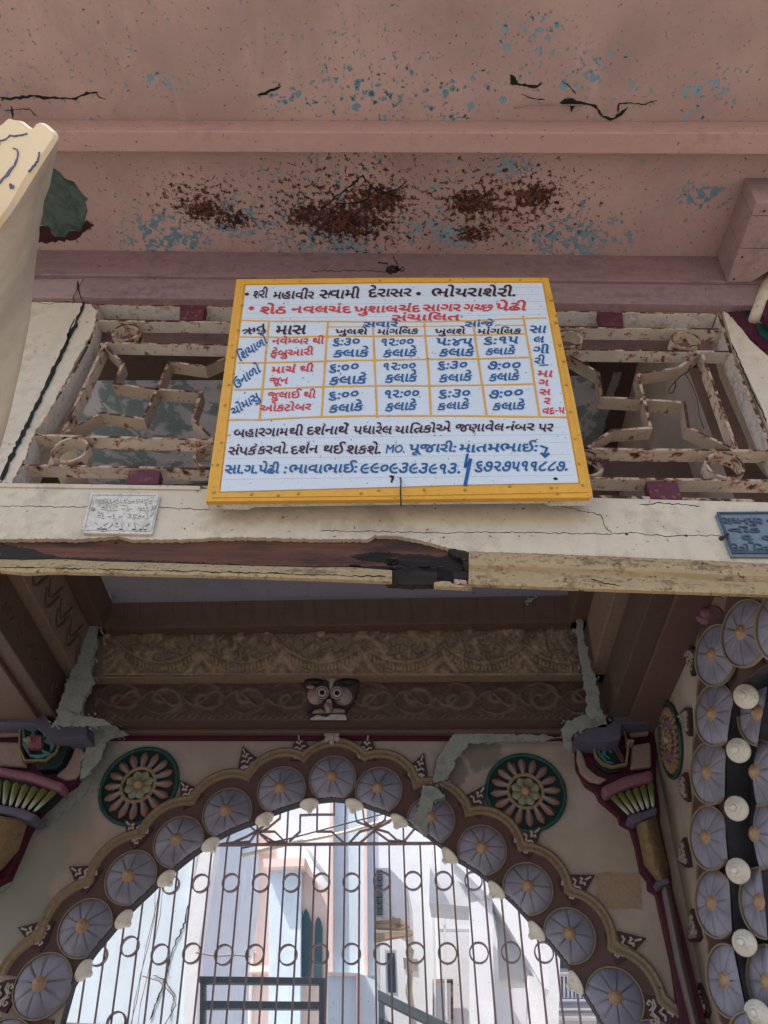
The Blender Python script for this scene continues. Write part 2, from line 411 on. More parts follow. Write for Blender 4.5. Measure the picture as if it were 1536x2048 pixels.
M['facegr'] = flat('dark_green_black_brow_paint', lin((24, 32, 28)), .5)
M['white'] = flat('white_eye_paint', lin((160, 156, 148)), .5)
M['post'] = None
M['bluewall'] = paint('pale_blue_wash_wall', lin((196, 210, 220)), .08, .3, lin((150, 160, 172)), .05, sc=1.5, bump=.4, streak=.15)
M['pinkwall'] = paint('pale_pink_house_wall', lin((222, 198, 188)), .06, .15, lin((150, 120, 110)), .05, sc=2, streak=.1)
M['whitewall'] = paint('white_house_paint', lin((218, 220, 224)), .06, .2, lin((150, 146, 144)), .05, sc=2, streak=.1)
M['greywall'] = paint('shaded_grey_white_plaster', lin((204, 206, 209)), .07, .2, lin((140, 130, 126)), .03, sc=1.5)
M['glassdk'] = flat('dark_teal_window_glass', lin((58, 84, 92)), .25)
M['bluepaint'] = flat('sky_blue_balcony_paint', lin((120, 182, 206)), .5)
M['ironteal'] = rust_mat('slate_painted_steel_frame', lin((92, 104, 112)), .05)
M['asphalt'] = paint('dusty_street_paving', lin((122, 120, 116)), .15, .3, lin((110, 100, 90)), .1, sc=3)
M['floor'] = paint('worn_stone_floor', lin((128, 122, 116)), .12, .3, lin((110, 100, 92)), .1, sc=3)
M['paving'] = paint('pale_bounce_paving', lin((200, 198, 194)), .06, .2, lin((160, 156, 150)), .1, sc=3)
M['acwhite'] = flat('white_appliance_plastic', lin((206, 206, 204)), .4)
M['cable'] = flat('cream_cable_sheath', lin((206, 196, 170)), .5)
M['plank'] = wood_mat('weathered_plank', lin((170, 150, 130)), lin((140, 120, 100)), lin((100, 84, 70)))
M['spall'] = None
def special():
    t = NT('peeled_teal_and_white_ceiling')
    n = t.noise(10, 8, .7, dist=.5); n2 = t.noise(3.5, 5, .6, off=6); n3 = t.noise(40, 5, .7, off=2)
    col = t.mix(t.ramp(n2, .3, .7), lin((214, 210, 212)), lin((186, 184, 188)))
    col = t.mix(t.ramp(t.math('ADD', n, t.math('MULTIPLY', n2, .4)), .68, .74, 0, .9), col, lin((122, 144, 145)))
    col = t.mix(t.ramp(n3, .64, .7, 0, .6), col, lin((200, 196, 192)))
    col = t.mix(t.ramp(t.noise(7, 8, .75, off=14), .64, .68, 0, .85), col, lin((58, 54, 52)))
    M['peelteal'] = t.done(col, .8, t.math('ADD', n, n3), .004, .7)
    t = NT('orange_shaded_petal_paint')
    # pale towards the ring, orange at the tip: the painter's own shading, kept as vertex colour
    a = t.n('ShaderNodeVertexColor'); a.layer_name = 'tint'
    M['petal'] = t.done(a.outputs['Color'], .45, t.noise(50), .0006, .3)
    t = NT('lavender_shell_paint')
    n = t.noise(9, 5, .6); n2 = t.noise(60, 5, .7, off=3)
    col = t.mix(t.ramp(n, .3, .7), lin((118, 115, 130)), lin((142, 140, 154)))
    col = t.mix(t.ramp(n2, .62, .70, 0, .3), col, lin((90, 84, 98)))
    a = t.n('ShaderNodeVertexColor'); a.layer_name = 'tint'
    col = t.mix(t.math('MULTIPLY', a.outputs['Color'], .75), col, lin((66, 60, 74)))  # rib grooves get painted shading, along with random blotches of tone
    M['shellb'] = t.done(col, .55, n2, .001, .5)
    for key, nm, c0 in (('carv2', 'carved_garland_earth_paint', lin((144, 122, 100))), ('carv3', 'carved_scroll_brown_paint', lin((104, 84, 72)))):
        t = NT(nm); a = t.n('ShaderNodeVertexColor'); a.layer_name = 'tint'
        n = t.noise(14, 7, .65); n2 = t.noise(50, 5, .7, off=3)
        col = t.mix(t.ramp(n, .3, .7), tuple(x*.75 for x in c0), tuple(x*1.15 for x in c0))
        col = t.mix(t.math('MULTIPLY', a.outputs['Color'], .95), col, tuple(x*.22 for x in c0))  # low parts of the carving go darker: shade painted into the hollows
        M[key] = t.done(col, .8, t.math('ADD', n, n2), .003, .7)
    t = NT('thick_flaking_cream_paint')
    n = t.noise(9, 6, .6, off=2, dist=.4); n2 = t.noise(40, 6, .7); n3 = t.noise(5, 3, .5, off=8)
    col = t.mix(t.ramp(n3, .3, .7), lin((214, 182, 138)), lin((232, 202, 158)))
    v = t.n('ShaderNodeTexVoronoi', feature='DISTANCE_TO_EDGE'); v.inputs['Scale'].default_value = 9
    dis = t.n('ShaderNodeVectorMath', operation='ADD'); t.l(t.pos, dis.inputs[0])
    nz = t.n('ShaderNodeTexNoise'); nz.inputs['Scale'].default_value = 14; t.l(t.pos, nz.inputs['Vector'])
    sc_ = t.n('ShaderNodeVectorMath', operation='SCALE'); t.l(nz.outputs['Color'], sc_.inputs[0]); sc_.inputs['Scale'].default_value = .07
    t.l(sc_.outputs[0], dis.inputs[1]); t.l(dis.outputs[0], v.inputs['Vector'])
    col = t.mix(t.math('MULTIPLY', t.ramp(v.outputs['Distance'], .0, .006, 1, 0), t.ramp(n3, .62, .66, 0, .4)), col, lin((80, 84, 104)))
    col = t.mix(t.ramp(n, .62, .68, 0, .8), col, lin((170, 186, 204)))
    M['post'] = t.done(col, .6, t.math('ADD', t.math('MULTIPLY', n, .8), t.math('MULTIPLY', n2, .3)), .004, .6)
    t = NT('shaded_post_side_paint')
    n = t.noise(8, 7, .65, (1, 1, .3)); n2 = t.noise(50, 5, .7)
    M['postside'] = t.done(t.mix(t.ramp(n, .3, .7), lin((150, 134, 112)), lin((190, 170, 142))), .8, t.math('ADD', n, n2), .003, .6)  # darker than the front face: the side's shade is put into its colour
    t = NT('spalled_grey_green_concrete')
    n = t.noise(14, 8, .7, dist=.8); n2 = t.noise(45, 6, .8, off=4)
    col = t.mix(t.ramp(n, .35, .6), lin((62, 78, 72)), lin((92, 106, 98)))
    col = t.mix(t.ramp(n2, .60, .66, 0, .8), col, lin((134, 126, 104)))
    M['spall'] = t.done(col, .9, t.math('ADD', n, t.math('MULTIPLY', n2, .5)), .012, 1)
    # wall plaster with the trowelled cement patch at the left
    t = NT('stained_buff_wall_plaster')
    n = t.noise(4, 7, .6); n2 = t.noise(22, 7, .7, off=5); n3 = t.noise(8, 5, .6, off=12)
    col = t.mix(t.ramp(n, .3, .7), lin((146, 131, 120)), lin((168, 154, 143)))
    col = t.mix(t.ramp(n3, .55, .75, 0, .35), col, lin((124, 106, 94)))
    g = t.maxs([t.near(WP.hit(170, 1530), .05, .2), t.near(WP.hit(120, 1620), .06, .2), t.near(WP.hit(60, 1720), .08, .2), t.near(WP.hit(20, 1830), .08, .22)])
    col = t.mix(t.math('MULTIPLY', t.ramp(t.math('ADD', g, t.math('MULTIPLY', t.math('SUBTRACT', n2, .5), 2.0)), .35, .8), .75), col, lin((126, 132, 122)))
    g2 = t.maxs([t.near(WP.hit(960, 1500), .02, .13), t.near(WP.hit(900, 1540), .03, .10)])
    col = t.mix(t.math('MULTIPLY', t.ramp(t.math('ADD', g2, t.math('MULTIPLY', t.math('SUBTRACT', n2, .5), 1.5)), .4, .7), .6), col, lin((84, 80, 74)))
    M['plaster'] = t.done(col, .8, t.math('ADD', n, t.math('MULTIPLY', n2, .4)), .004, .6)
special()

# =================================================================== SETTING
b = Buf(); b.box((-60, -60, -.3), (60, 60, 0)); b.go('ground', M['asphalt'], kind='structure')
b = Buf(); b.box((-1.6, 1.0, 0.004), (1.6, 2.9, .15)); b.go('porch_floor', M['floor'], kind='structure')

b = Buf(); b.box((-8, 2.95, 0.004), (9, 20, .06)); b.go('bounce_paving', M['paving'], kind='structure')  # unseen pale ground, added to bounce light up onto the houses and porch

# ---- slab soffit with its moulded rib
soft = thing('eave_slab', 'peeling pink concrete eave slab with rust blooms and blue undercoat above the sign', 'ceiling', (0, 1, SLAB_Z))
def rect_z(name, x0, x1, y0, y1, z0, z1, mat, parent, **k):
    bb = Buf(); bb.box((x0, y0, z0), (x1, y1, z1)); return bb.go(name, mat, parent, **k)
YF = .52
rect_z('soffit_slab', -3, 3, YF, 1.7, SLAB_Z, SLAB_Z+.14, M['soffit'], soft)
d = ray(768, 241); yr = SLAB_Z-CAM.z; Y1 = yr*d.y/d.z
d = ray(768, 264); Zr = CAM.z + Y1*d.z/d.y
d = ray(768, 306); Y2 = (Zr-CAM.z)*d.y/d.z
rect_z('rib', -3, 3, Y1, Y2, Zr, SLAB_Z-.0005, M['beampink'], soft, bevel=.003)
def crack(pts, wd=.004, pl=SOF, off=.0015, parent=soft, mat='crack', name='crack', rnd=.5, buf=None):
    q = []
    for (x0, y0), (x1, y1) in zip(pts, pts[1:]):
        n = max(1, int(math.hypot(x1-x0, y1-y0)/6))
        for j in range(n):
            f = j/n; q.append((x0+(x1-x0)*f+random.uniform(-1, 1)*1.6, y0+(y1-y0)*f+random.uniform(-1, 1)*1.6))
    q.append(pts[-1])
    tp = [random.uniform(.4, 1.5) for _ in q]; tp[0] = .3; tp[-1] = .2
    bb = buf or Buf(); stroke(pl, q, wd, off, .002, bb, taper=tp)
    if buf is None: bb.go(name, M[mat], parent)
crack([(0, 196), (20, 198), (60, 192), (100, 196), (150, 197), (175, 186), (196, 184)], .006)
crack([(2, 200), (8, 196)], .014)
crack([(192, 186), (200, 196), (212, 198)], .003)
crack([(22, 212), (26, 236)], .004); crack([(8, 222), (60, 218), (74, 232)], .002)
crack([(516, 190), (535, 184), (562, 173)], .005)
crack([(1020, 150), (1030, 158), (1030, 165), (1055, 172), (1075, 172), (1085, 165)], .006)
plate('crack', SOF, [(1022, 152), (1036, 162), (1034, 170), (1020, 168)], .0018, .002, M['crack'], soft, jag=2)
crack([(1125, 162), (1140, 172), (1152, 188)], .003)
crack([(1120, 205), (1135, 200), (1165, 205), (1190, 212), (1205, 232), (1222, 240), (1240, 228), (1256, 214)], .007)
plate('crack', SOF, [(1128, 198), (1168, 206), (1150, 212), (1144, 226), (1138, 212), (1122, 208)], .0018, .002, M['crack'], soft, jag=2)
crack([(1235, 225), (1238, 205), (1290, 208), (1315, 200)], .003)
crack([(1044, 188), (1060, 196), (1090, 199)], .002)
crack([(640, 420), (670, 395), (700, 372), (725, 352), (742, 372), (735, 400), (700, 408), (672, 405)], .004)
crack([(742, 372), (770, 385), (790, 380), (815, 360)], .004)
crack([(755, 385), (785, 390), (800, 398)], .006)
plate('spalled_patch', SOF, [(100, 330), (128, 356), (148, 364), (168, 392), (176, 398), (170, 440), (164, 456), (120, 474), (104, 470), (96, 452), (60, 450), (40, 380)], .0016, .002, M['spall'], soft, jag=4.5)
plate('rust_hollow', SOF, [(60, 448), (96, 450), (108, 474), (150, 462), (172, 440), (186, 452), (160, 474), (110, 486), (60, 482)], .0012, .001, M['oldwood'] and flat('dark_rust_scale', lin((58, 32, 26)), .9), soft, jag=4)
b = Buf(); tube([SOF.hit(1028, 216, .012), SOF.hit(1060, 211, .02), SOF.hit(1165, 210, .004)], .0022, b); b.go('twig', flat('dry_straw', lin((150, 122, 104)), .8), None, tag=('thin dry stick poking out of the crack in the pink soffit', 'twig'))

# ---- lintel boards under the slab
lint = thing('lintel', 'mauve pink timber lintel of two stacked boards between soffit and iron grille', 'beam', (0, 1.33, SLAB_Z-.3))
def zat(y, px, py): d = ray(px, py); return CAM.z + d.z*y/d.y
za = SLAB_Z-.001; zb = zat(SLAB_Y, 768, 556); zc = zat(1.335, 768, 606)
bb = Buf(); bb.box((-1.7, SLAB_Y, zb), (1.7, 1.5, za)); bb.go('board', M['pinkwood2'], lint, bevel=.003)
xcr = plane_y(1.335).hit(158, 580).x
bb = Buf(); bb.box((-1.7, 1.328, zc), (xcr-.002, 1.5, zb-.001)); bb.go('board', M['pinkwood'], lint, bevel=.003)
bb = Buf(); bb.box((xcr+.003, 1.324, zc-.004), (1.12, 1.5, zb-.001)); bb.go('board', M['pinkwood2'], lint, bevel=.003)
crack([(154, 562), (158, 585), (166, 602)], .004, plane_y(1.324), .001, lint)
crack([(620, 543), (700, 541), (780, 544)], .0018, plane_y(SLAB_Y), .001, lint)
for px, py in ((563, 529), (907, 529), (1381, 524), (196, 533)):
    b = Buf(); lathe(plane_y(SLAB_Y).hit(px, py, -.001), (0, -1, 0), [(.008, 0), (.008, .002), (.005, .004), (.001, .004)], b, 12); b.go('nail_head', M['nailp'], lint)
# rafter box at the right
raf = thing('rafter_box', 'boxed pink rafter under the soffit at the upper right corner', 'beam', SOF.hit(1440, 510))
sA = SOF.hit(1433, 511); sB = SOF.hit(1490, 356); sC = sB + Vector((.3, 0, 0)); sD = sA + Vector((.3, 0, 0))
zz = zat(sB.y, 1513, 406)
PZ = Plane((0, 1, zz), (0, 0, -1), (1, 0, 0))
tB = PZ.hit(1513, 405); tA = PZ.hit(1449, 577)
sB.y = tB.y; sA.y = sD.y = 1.40; tA.x += (tA.x-tB.x)/(tA.y-tB.y)*(1.314-tA.y); tA.y = 1.314
sA = Vector((SOF.hit(1433, 511).x, 1.3145, SLAB_Z-.001))
tAr = PZ.hit(1497, 577); tBr = PZ.hit(1545, 470)
ys = [tB.y, PZ.hit(1500, 432).y, PZ.hit(1480, 497).y, 1.3145]
def lerp(a, b, f): return a+(b-a)*f
for i, (y0, y1) in enumerate(zip(ys, ys[1:])):
    g0 = (y0-ys[0])/(ys[-1]-ys[0])+(.004 if i else 0); g1 = (y1-ys[0])/(ys[-1]-ys[0])-.004
    def cs(g):
        y = ys[0]+(ys[-1]-ys[0])*g
        lt = Vector((lerp(sB.x, sA.x, g), y, SLAB_Z-.001)); lb = Vector((lerp(tB.x, tA.x, g), y, zz))
        rt = Vector((lb.x+lerp(.5, tAr.x-tA.x, min(1, g*1.3)), y, zz)); rtt = Vector((rt.x, y, SLAB_Z-.001))
        return lb, rt, rtt, lt
    bb = Buf(); bb.hexa(cs(g0), cs(g1)); bb.go('board', M['pinkwood'], raf, bevel=.002)
for px, py in ((1484, 514), (1468, 558), (1528, 422)):
    b = Buf(); lathe(PZ.hit(px, py, -.001), (0, 0, -1), [(.005, 0), (.004, .001), (.001, .001)], b, 8); b.go('nail_hole', M['crack'], raf)

# ---- jambs either side of the grille
JP = plane_y(1.345)
jl = thing('left_jamb', 'cracked cream plaster jamb left of the iron grille', 'wall', JP.hit(60, 960))
plate('plaster_face', JP, [(-260, 603), (60, 603), (100, 604), (163, 606), (166, 610), (120, 712), (60, 830), (20, 920), (-2, 968), (-40, 1010), (-400, 1010)], .004, .16, M['cream'], jl)
plate('broken_edge', JP, [(170, 607), (182, 608), (194, 622), (190, 650), (178, 676), (160, 705), (100, 820), (66, 872), (44, 925), (24, 965), (2, 968), (60, 838), (120, 718)], .000, .03, M['cream'], jl, jag=2.5)
crack([(168, 606), (150, 655), (110, 738), (70, 822), (40, 882), (2, 962)], .010, JP, .0045, jl)
crack([(150, 640), (140, 660), (136, 690)], .006, JP, .0045, jl)
crack([(60, 604), (100, 610), (140, 606)], .002, JP, .0045, jl)
jr = thing('right_jamb', 'cream plaster jamb right of the iron grille beside the painted pilaster', 'wall', JP.hit(1500, 960))
plate('plaster_face', JP, [(1446, 622), (1458, 628), (1478, 650), (1500, 680), (1536, 712), (1700, 860), (1900, 1010), (1700, 1010), (1560, 880), (1536, 850), (1520, 806), (1480, 722), (1465, 690)], .003, .12, M['cream'], jr)
crack([(1462, 690), (1478, 722), (1500, 780), (1518, 812), (1532, 846)], .003, JP, .0036, jr)
# wall mass left and right of the opening (continues out of frame)
b = Buf()
xl = JP.hit(10, 800).x-.1; b.box((-3.2, 1.38, .15), (-1.25, 1.55, SLAB_Z+.1)); b.box((1.35, 1.38, 1.5), (3.2, 1.55, SLAB_Z+.1))
b.box((-3.2, 1.32, SLAB_Z+.141), (3.2, 3.0, SLAB_Z+1.2))
b.go('upper_masonry', M['cream'], kind='structure')

# ---- painted pilaster fragment at the far right
pf = thing('front_pilaster', 'painted pilaster fragment with rounded cream shaft and maroon edging at far right', 'column', JP.hit(1530, 640))
plate('backing', JP, [(1478, 640), (1484, 612), (1496, 577), (1522, 520), (1536, 490), (1620, 470), (1640, 720), (1536, 700), (1500, 660)], .001, .04, M['tealdk'], pf)
q0, q1, q2 = JP.hit(1515, 640, .02), JP.hit(1536, 580, .02), JP.hit(1566, 500, .02)
b = Buf(); tube([q0, q1, q2], .026, b, 14); b.go('shaft', M['cream'], pf, smooth=True)
plate('edging', JP, [(1455, 624), (1476, 622), (1500, 640), (1540, 672), (1560, 712), (1536, 706), (1510, 684), (1480, 652)], .006, .006, M['maroon'], pf, jag=2)
plate('edging', JP, [(1492, 634), (1512, 640), (1520, 668), (1540, 684), (1540, 660), (1526, 640)], .012, .008, M['teal'], pf)
plate('edging', JP, [(1534, 600), (1560, 590), (1560, 660), (1534, 640), (1524, 630)], .05, .02, M['maroon'], pf)

# =================================================================== GRILLE
gr = thing('window_grille', 'rusty cream iron grille with bent bar crosses and rings behind the signboard', 'grille', FP.hit(768, 970))
def gbar(name, pts, t=.0085, dep=.040, off=0, mat=None, closed=False, p=gr):
    mat = mat or ('grilletan' if name == 'cross_bar' else 'grille'); b = Buf(); stroke(FP, pts, t, off, dep, b, closed=closed); o = b.go(name, M[mat], p, bevel=.0008); edge_rust(o); return o
def edge_rust(o):
    o.data.materials.append(M['rustedge'])
    for f in o.data.polygons:
        if f.normal.y < -.9: f.material_index = 1
gbar('bottom_bar', [(0, 968), (400, 974), (800, 984), (1200, 993), (1536, 1002), (1600, 1004)], .010, .05, 0, 'boardback')
gbar('bar', [(40, 929), (420, 938), (800, 951), (1185, 956), (1600, 962)], mat='grille2')
gbar('bar', [(58, 869), (426, 880), (800, 893), (1172, 897), (1600, 902)], mat='grille2')
gbar('bar', [(200, 685), (452, 690), (800, 696), (1137, 699), (1460, 703)])
gbar('bar', [(190, 641), (459, 644), (800, 650), (1120, 655), (1440, 658)])
gbar('top_bar', [(186, 609), (459, 614), (800, 618), (1100, 622), (1432, 628)], .008, .05, 0, 'grilledim')
gbar('frame_upright', [(176, 690), (190, 652), (196, 610)], .009, .05, 0, 'grilledim')
gbar('frame_upright', [(46, 932), (66, 870), (150, 740), (188, 668)], .009, .06, 0, 'grilledim')
gbar('frame_upright', [(18, 970), (46, 928)], .009, .06, 0, 'grilledim')
gbar('upright', [(208, 688), (124, 866)], mat='grille2')
gbar('upright', [(1405, 708), (1474, 898)], mat='grille2')
gbar('frame_upright', [(1436, 622), (1462, 705), (1506, 808), (1544, 900), (1600, 1004)], .009, .055, 0, 'grilledim')
gbar('cross_bar', [(x/3.072, 560+y/3.072) for x, y in ((640, 400), (755, 510), (700, 636), (950, 668), (1235, 690), (1180, 850), (1320, 985))])
gbar('cross_bar', [(x/3.072, 560+y/3.072) for x, y in ((395, 938), (620, 815), (880, 850), (965, 668), (1040, 500), (1262, 530), (1400, 470))])
gbar('cross_bar', [(1100+x/3.2, 560+y/3.2) for x, y in ((90, 462), (310, 590), (330, 748), (600, 762), (862, 782), (885, 940), (1170, 1078))])
gbar('cross_bar', [(1100+x/3.2, 560+y/3.2) for x, y in ((225, 1080), (400, 958), (645, 945), (605, 765), (562, 600), (820, 560), (955, 462))])
# middle panel behind the board
gbar('cross_bar', [(520, 700), (560, 735), (560, 775), (640, 780), (740, 784), (740, 830), (800, 885)]); gbar('cross_bar', [(480, 870), (560, 835), (640, 838), (645, 780), (650, 720), (740, 722), (790, 700)])
gbar('upright', [(470, 690), (430, 880)]); gbar('upright', [(800, 696), (800, 893)]); gbar('upright', [(1110, 697), (1160, 897)])
def ring(cx, cy, r, dep=.036):
    u, v = FP.uv(cx, cy); b = Buf()
    stroke(FP, [(u+r*math.cos(a*math.pi/12), v+r*math.sin(a*math.pi/12)) for a in range(24)], .007, .0, dep, b, px=False, closed=True)
    b.go('ring', M['grille2'], gr, smooth=False); edge_rust(LAST[0])
for cx, cy, r in ((252, 664, .040), (140, 899, .0445), (424, 911, .0445), (1372, 680, .040), (1450, 930, .0445), (1136, 677, .040), (1170, 926, .0445), (520, 667, .04), (700, 924, .0445)):
    ring(cx, cy, r)
for x0, x1, x2, x3, y0, y1 in ((360, 412, 405, 358, 609, 638), (258, 322, 316, 250, 940, 968), (1195, 1245, 1248, 1202, 622, 651), (1292, 1356, 1364, 1302, 962, 997)):
    b = Buf(); plate('', FP, [(x0, y0), (x1, y0+2), (x2, y1+1), (x3, y1)], .003, .03, None, buf=b)
    b.go('spacer_block', M['maroonblk'], gr, bevel=.003)
# black wire twisted round the right panel
b = Buf()
tube([FP.hit(1100+x/3.2, 560+y/3.2, o) for x, y, o in ((895, 435, .004), (905, 420, .008), (935, 418, .008), (955, 430, .004), (950, 455, -.02), (880, 590, -.03), (830, 620, -.02), (800, 650, 0), (760, 700, 0), (762, 725, 0), (785, 722, 0), (805, 680, 0), (800, 650, 0))], .0016, b, 5)
tube([FP.hit(1100+x/3.2, 560+y/3.2, o) for x, y, o in ((860, 590, -.03), (910, 680, -.05), (945, 770, -.05), (955, 870, -.05), (985, 950, -.05))], .001, b, 5)
b.go('wire', M['wire'], None, tag=('black wire looped round the upper right crossing of the iron grille', 'wire'))

# =================================================================== BEAM
bm_ = thing('door_beam', 'cream beam with ochre moulding, rotten and broken open at the left, under the sign', 'beam', FP.hit(768, 1180))
BF = plane_y(1.325)
top = [(-500, 955), (0, 972), (400, 978), (800, 987), (1200, 996), (1536, 1005), (2100, 1020)]
cb = [(-500, 1078), (0, 1078), (80, 1076), (150, 1079), (235, 1072), (262, 1080), (500, 1074), (560, 1077), (738, 1078), (750, 1070), (790, 1071), (830, 1079), (905, 1098), (945, 1103), (1100, 1108), (1300, 1116), (1536, 1127), (2100, 1150)]
cbj = []
for (x0, y0), (x1, y1) in zip(cb, cb[1:]):
    n = max(1, int((x1-x0)/5)) if -20 < x0 < 1540 else 1
    for j in range(n):
        xx = x0+(x1-x0)*j/n; cbj.append((xx, y0+(y1-y0)*j/n+(random.uniform(-1.1, 1.1)+1.1*math.sin(xx*.031)*math.sin(xx*.0113+1) if xx < 945 else random.uniform(-.9, .9))))
cbj.append(cb[-1])
plate('cream_face', BF, top+[(x, y) for x, y in reversed(cbj)], 0, .03, M['cream'], bm_)
# thin lip on top edge
gl = Buf(); rows = []
b = Buf(); plate('', BF, [(-500, 962), (0, 966), (400, 972), (400, 979), (0, 973), (-500, 968)], .004, .01, None, buf=b); b.go('lip', M['cream'], bm_)
bot = [(-500, 1140), (0, 1146), (30, 1150), (55, 1152), (90, 1149), (400, 1156), (640, 1163), (780, 1169), (940, 1174), (1240, 1185), (1536, 1195), (2100, 1218)]
# right moulding, full profile
def strip(name, xs, y0, y1, prof, mat, wob=.0, back=.16):
    rows = []
    for i, x in enumerate(xs):
        a, c = interp(y0, x), interp(y1, x); r = []
        for f, o in prof:
            r.append(BF.hit(x, a+(c-a)*f, o+random.uniform(-wob, wob)))
        r.append(r[-1]+Vector((0, back, back*.80))); r.insert(0, r[0]+Vector((0, .05, .002)))
        rows.append(r)
    b = Buf(); grid(rows, b)
    n = len(rows[0]); b.F.append(tuple(range(n))); b.F.append(tuple(range((len(rows)-1)*n, len(rows)*n)))
    return b.go(name, M[mat], bm_, smooth=False)
prof = [(0, 0.001), (.06, .010), (.2, .016), (.38, .018), (.5, .012), (.56, .010), (.66, .020), (.8, .028), (.92, .027), (1, .018)]
strip('moulding', [938, 946, 960, 1000]+list(range(1050, 2101, 50)), cb, bot, prof, 'tan', .0012)
lt = [(-500, 1112), (0, 1119), (60, 1120), (120, 1118), (200, 1123), (330, 1126), (480, 1131), (640, 1135), (700, 1134), (775, 1140), (790, 1141)]
prof2 = [(0, .004), (.1, .010), (.3, .018), (.55, .026), (.8, .026), (1, .016)]
strip('moulding', [-500, -200, 0, 20, 40, 56, 75, 100]+list(range(140, 781, 26))+[784], lt, bot, prof2, 'tan', .0015)
plate('exposed_wood', BF, [(-500, 1060), (760, 1060), (900, 1090), (936, 1100), (936, 1145), (760, 1150), (-500, 1130)], -.012, .02, M['oldwood'], bm_)
plate('rotten_cavity', BF, [(700, 1112), (730, 1106), (780, 1105), (800, 1108), (840, 1108), (880, 1114), (905, 1106), (930, 1108), (936, 1120), (934, 1140), (790, 1141), (690, 1138), (640, 1136), (560, 1134), (700, 1132), (820, 1133), (780, 1126), (715, 1118)], -.0105, .004, M['char'], bm_, jag=1.5)  # dark sheet for the crevice, its inner shade put into the colour
plate('rotten_cavity', BF, [(0, 1086), (60, 1098), (110, 1112), (200, 1118), (480, 1128), (480, 1136), (0, 1126)], -.0105, .003, M['char'], bm_, jag=2)
plate('rotten_cavity', BF, [(400, 1130), (560, 1131), (775, 1138), (770, 1144), (400, 1138)], -.0102, .003, M['black'], bm_, jag=1)
plate('charred_block', BF, [(786, 1141), (800, 1138), (874, 1143), (876, 1168), (820, 1169), (776, 1166), (770, 1160), (784, 1150)], .006, .018, M['char'], bm_, jag=1)
plate('dark_gap', BF, [(770, 1138), (940, 1142), (942, 1164), (880, 1168), (770, 1160)], -.01, .02, M['black'], bm_)  # near-black sheet in place of the hole, its darkness painted
plate('charred_block', BF, [(906, 1143), (936, 1143), (938, 1158), (908, 1157)], .004, .03, M['char'], bm_)
plate('splinter', BF, [(908, 1158), (932, 1160), (934, 1170), (920, 1166), (914, 1170)], .006, .02, M['beampink'], bm_, jag=1)
plate('splinter', BF, [(868, 1165), (884, 1162), (900, 1163), (906, 1168), (918, 1171), (942, 1169), (944, 1175), (900, 1173.5), (868, 1172)], .012, .012, M['tan'], bm_)
plate('torn_fibre', BF, [(896, 1100), (912, 1098), (934, 1106), (942, 1116), (940, 1140), (930, 1142), (924, 1118), (904, 1110)], .003, .02, M['char'], bm_, jag=2)
crack([(640, 1062), (760, 1063), (900, 1066), (1000, 1064), (1200, 1068), (1260, 1066), (1330, 1072), (1440, 1071)], .0012, BF, .0008, bm_)
crack([(0, 1012), (160, 1014), (320, 1016), (420, 1020)], .0012, BF, .0008, bm_)
crack([(1120, 1012), (1200, 1030), (1215, 1060), (1225, 1068)], .001, BF, .0008, bm_)
crack([(1280, 1010), (1320, 1006), (1400, 1012)], .002, BF, .0008, bm_)
crack([(0, 1134), (120, 1137), (300, 1141), (480, 1145), (640, 1150), (770, 1153)], .0012, BF.shift(.026), .001, bm_)
crack([(950, 1133), (1040, 1136), (1100, 1141), (1240, 1145), (1400, 1152), (1536, 1158)], .0016, BF.shift(.012), .001, bm_)
crack([(1180, 1158), (1210, 1166), (1240, 1172)], .0012, BF.shift(.028), .001, bm_)
for k in range(26):
    x = random.choice((random.uniform(778, 792), random.uniform(922, 944), random.uniform(700, 930))); y = random.uniform(1108, 1164) if x > 900 or x < 800 else random.uniform(1132, 1142)
    L_ = random.uniform(8, 26); b = Buf()
    plate('', BF, [(x-L_/2, y), (x, y-random.uniform(.8, 2)), (x+L_/2, y+random.uniform(-2, 2)), (x, y+random.uniform(.8, 1.6))], random.uniform(-.008, .006), .006, None, buf=b)
    b.go('splinter', M[random.choice(('char', 'oldwood', 'char', 'black'))], bm_)
for px, py in ((1253, 1069), (1372, 1072), (232, 1086)):
    b = Buf(); lathe(BF.hit(px, py, -.001), (0, -1, 0), [(.004, 0), (.003, .002), (.001, .002)], b, 8); b.go('nail_hole', M['crack'], bm_)

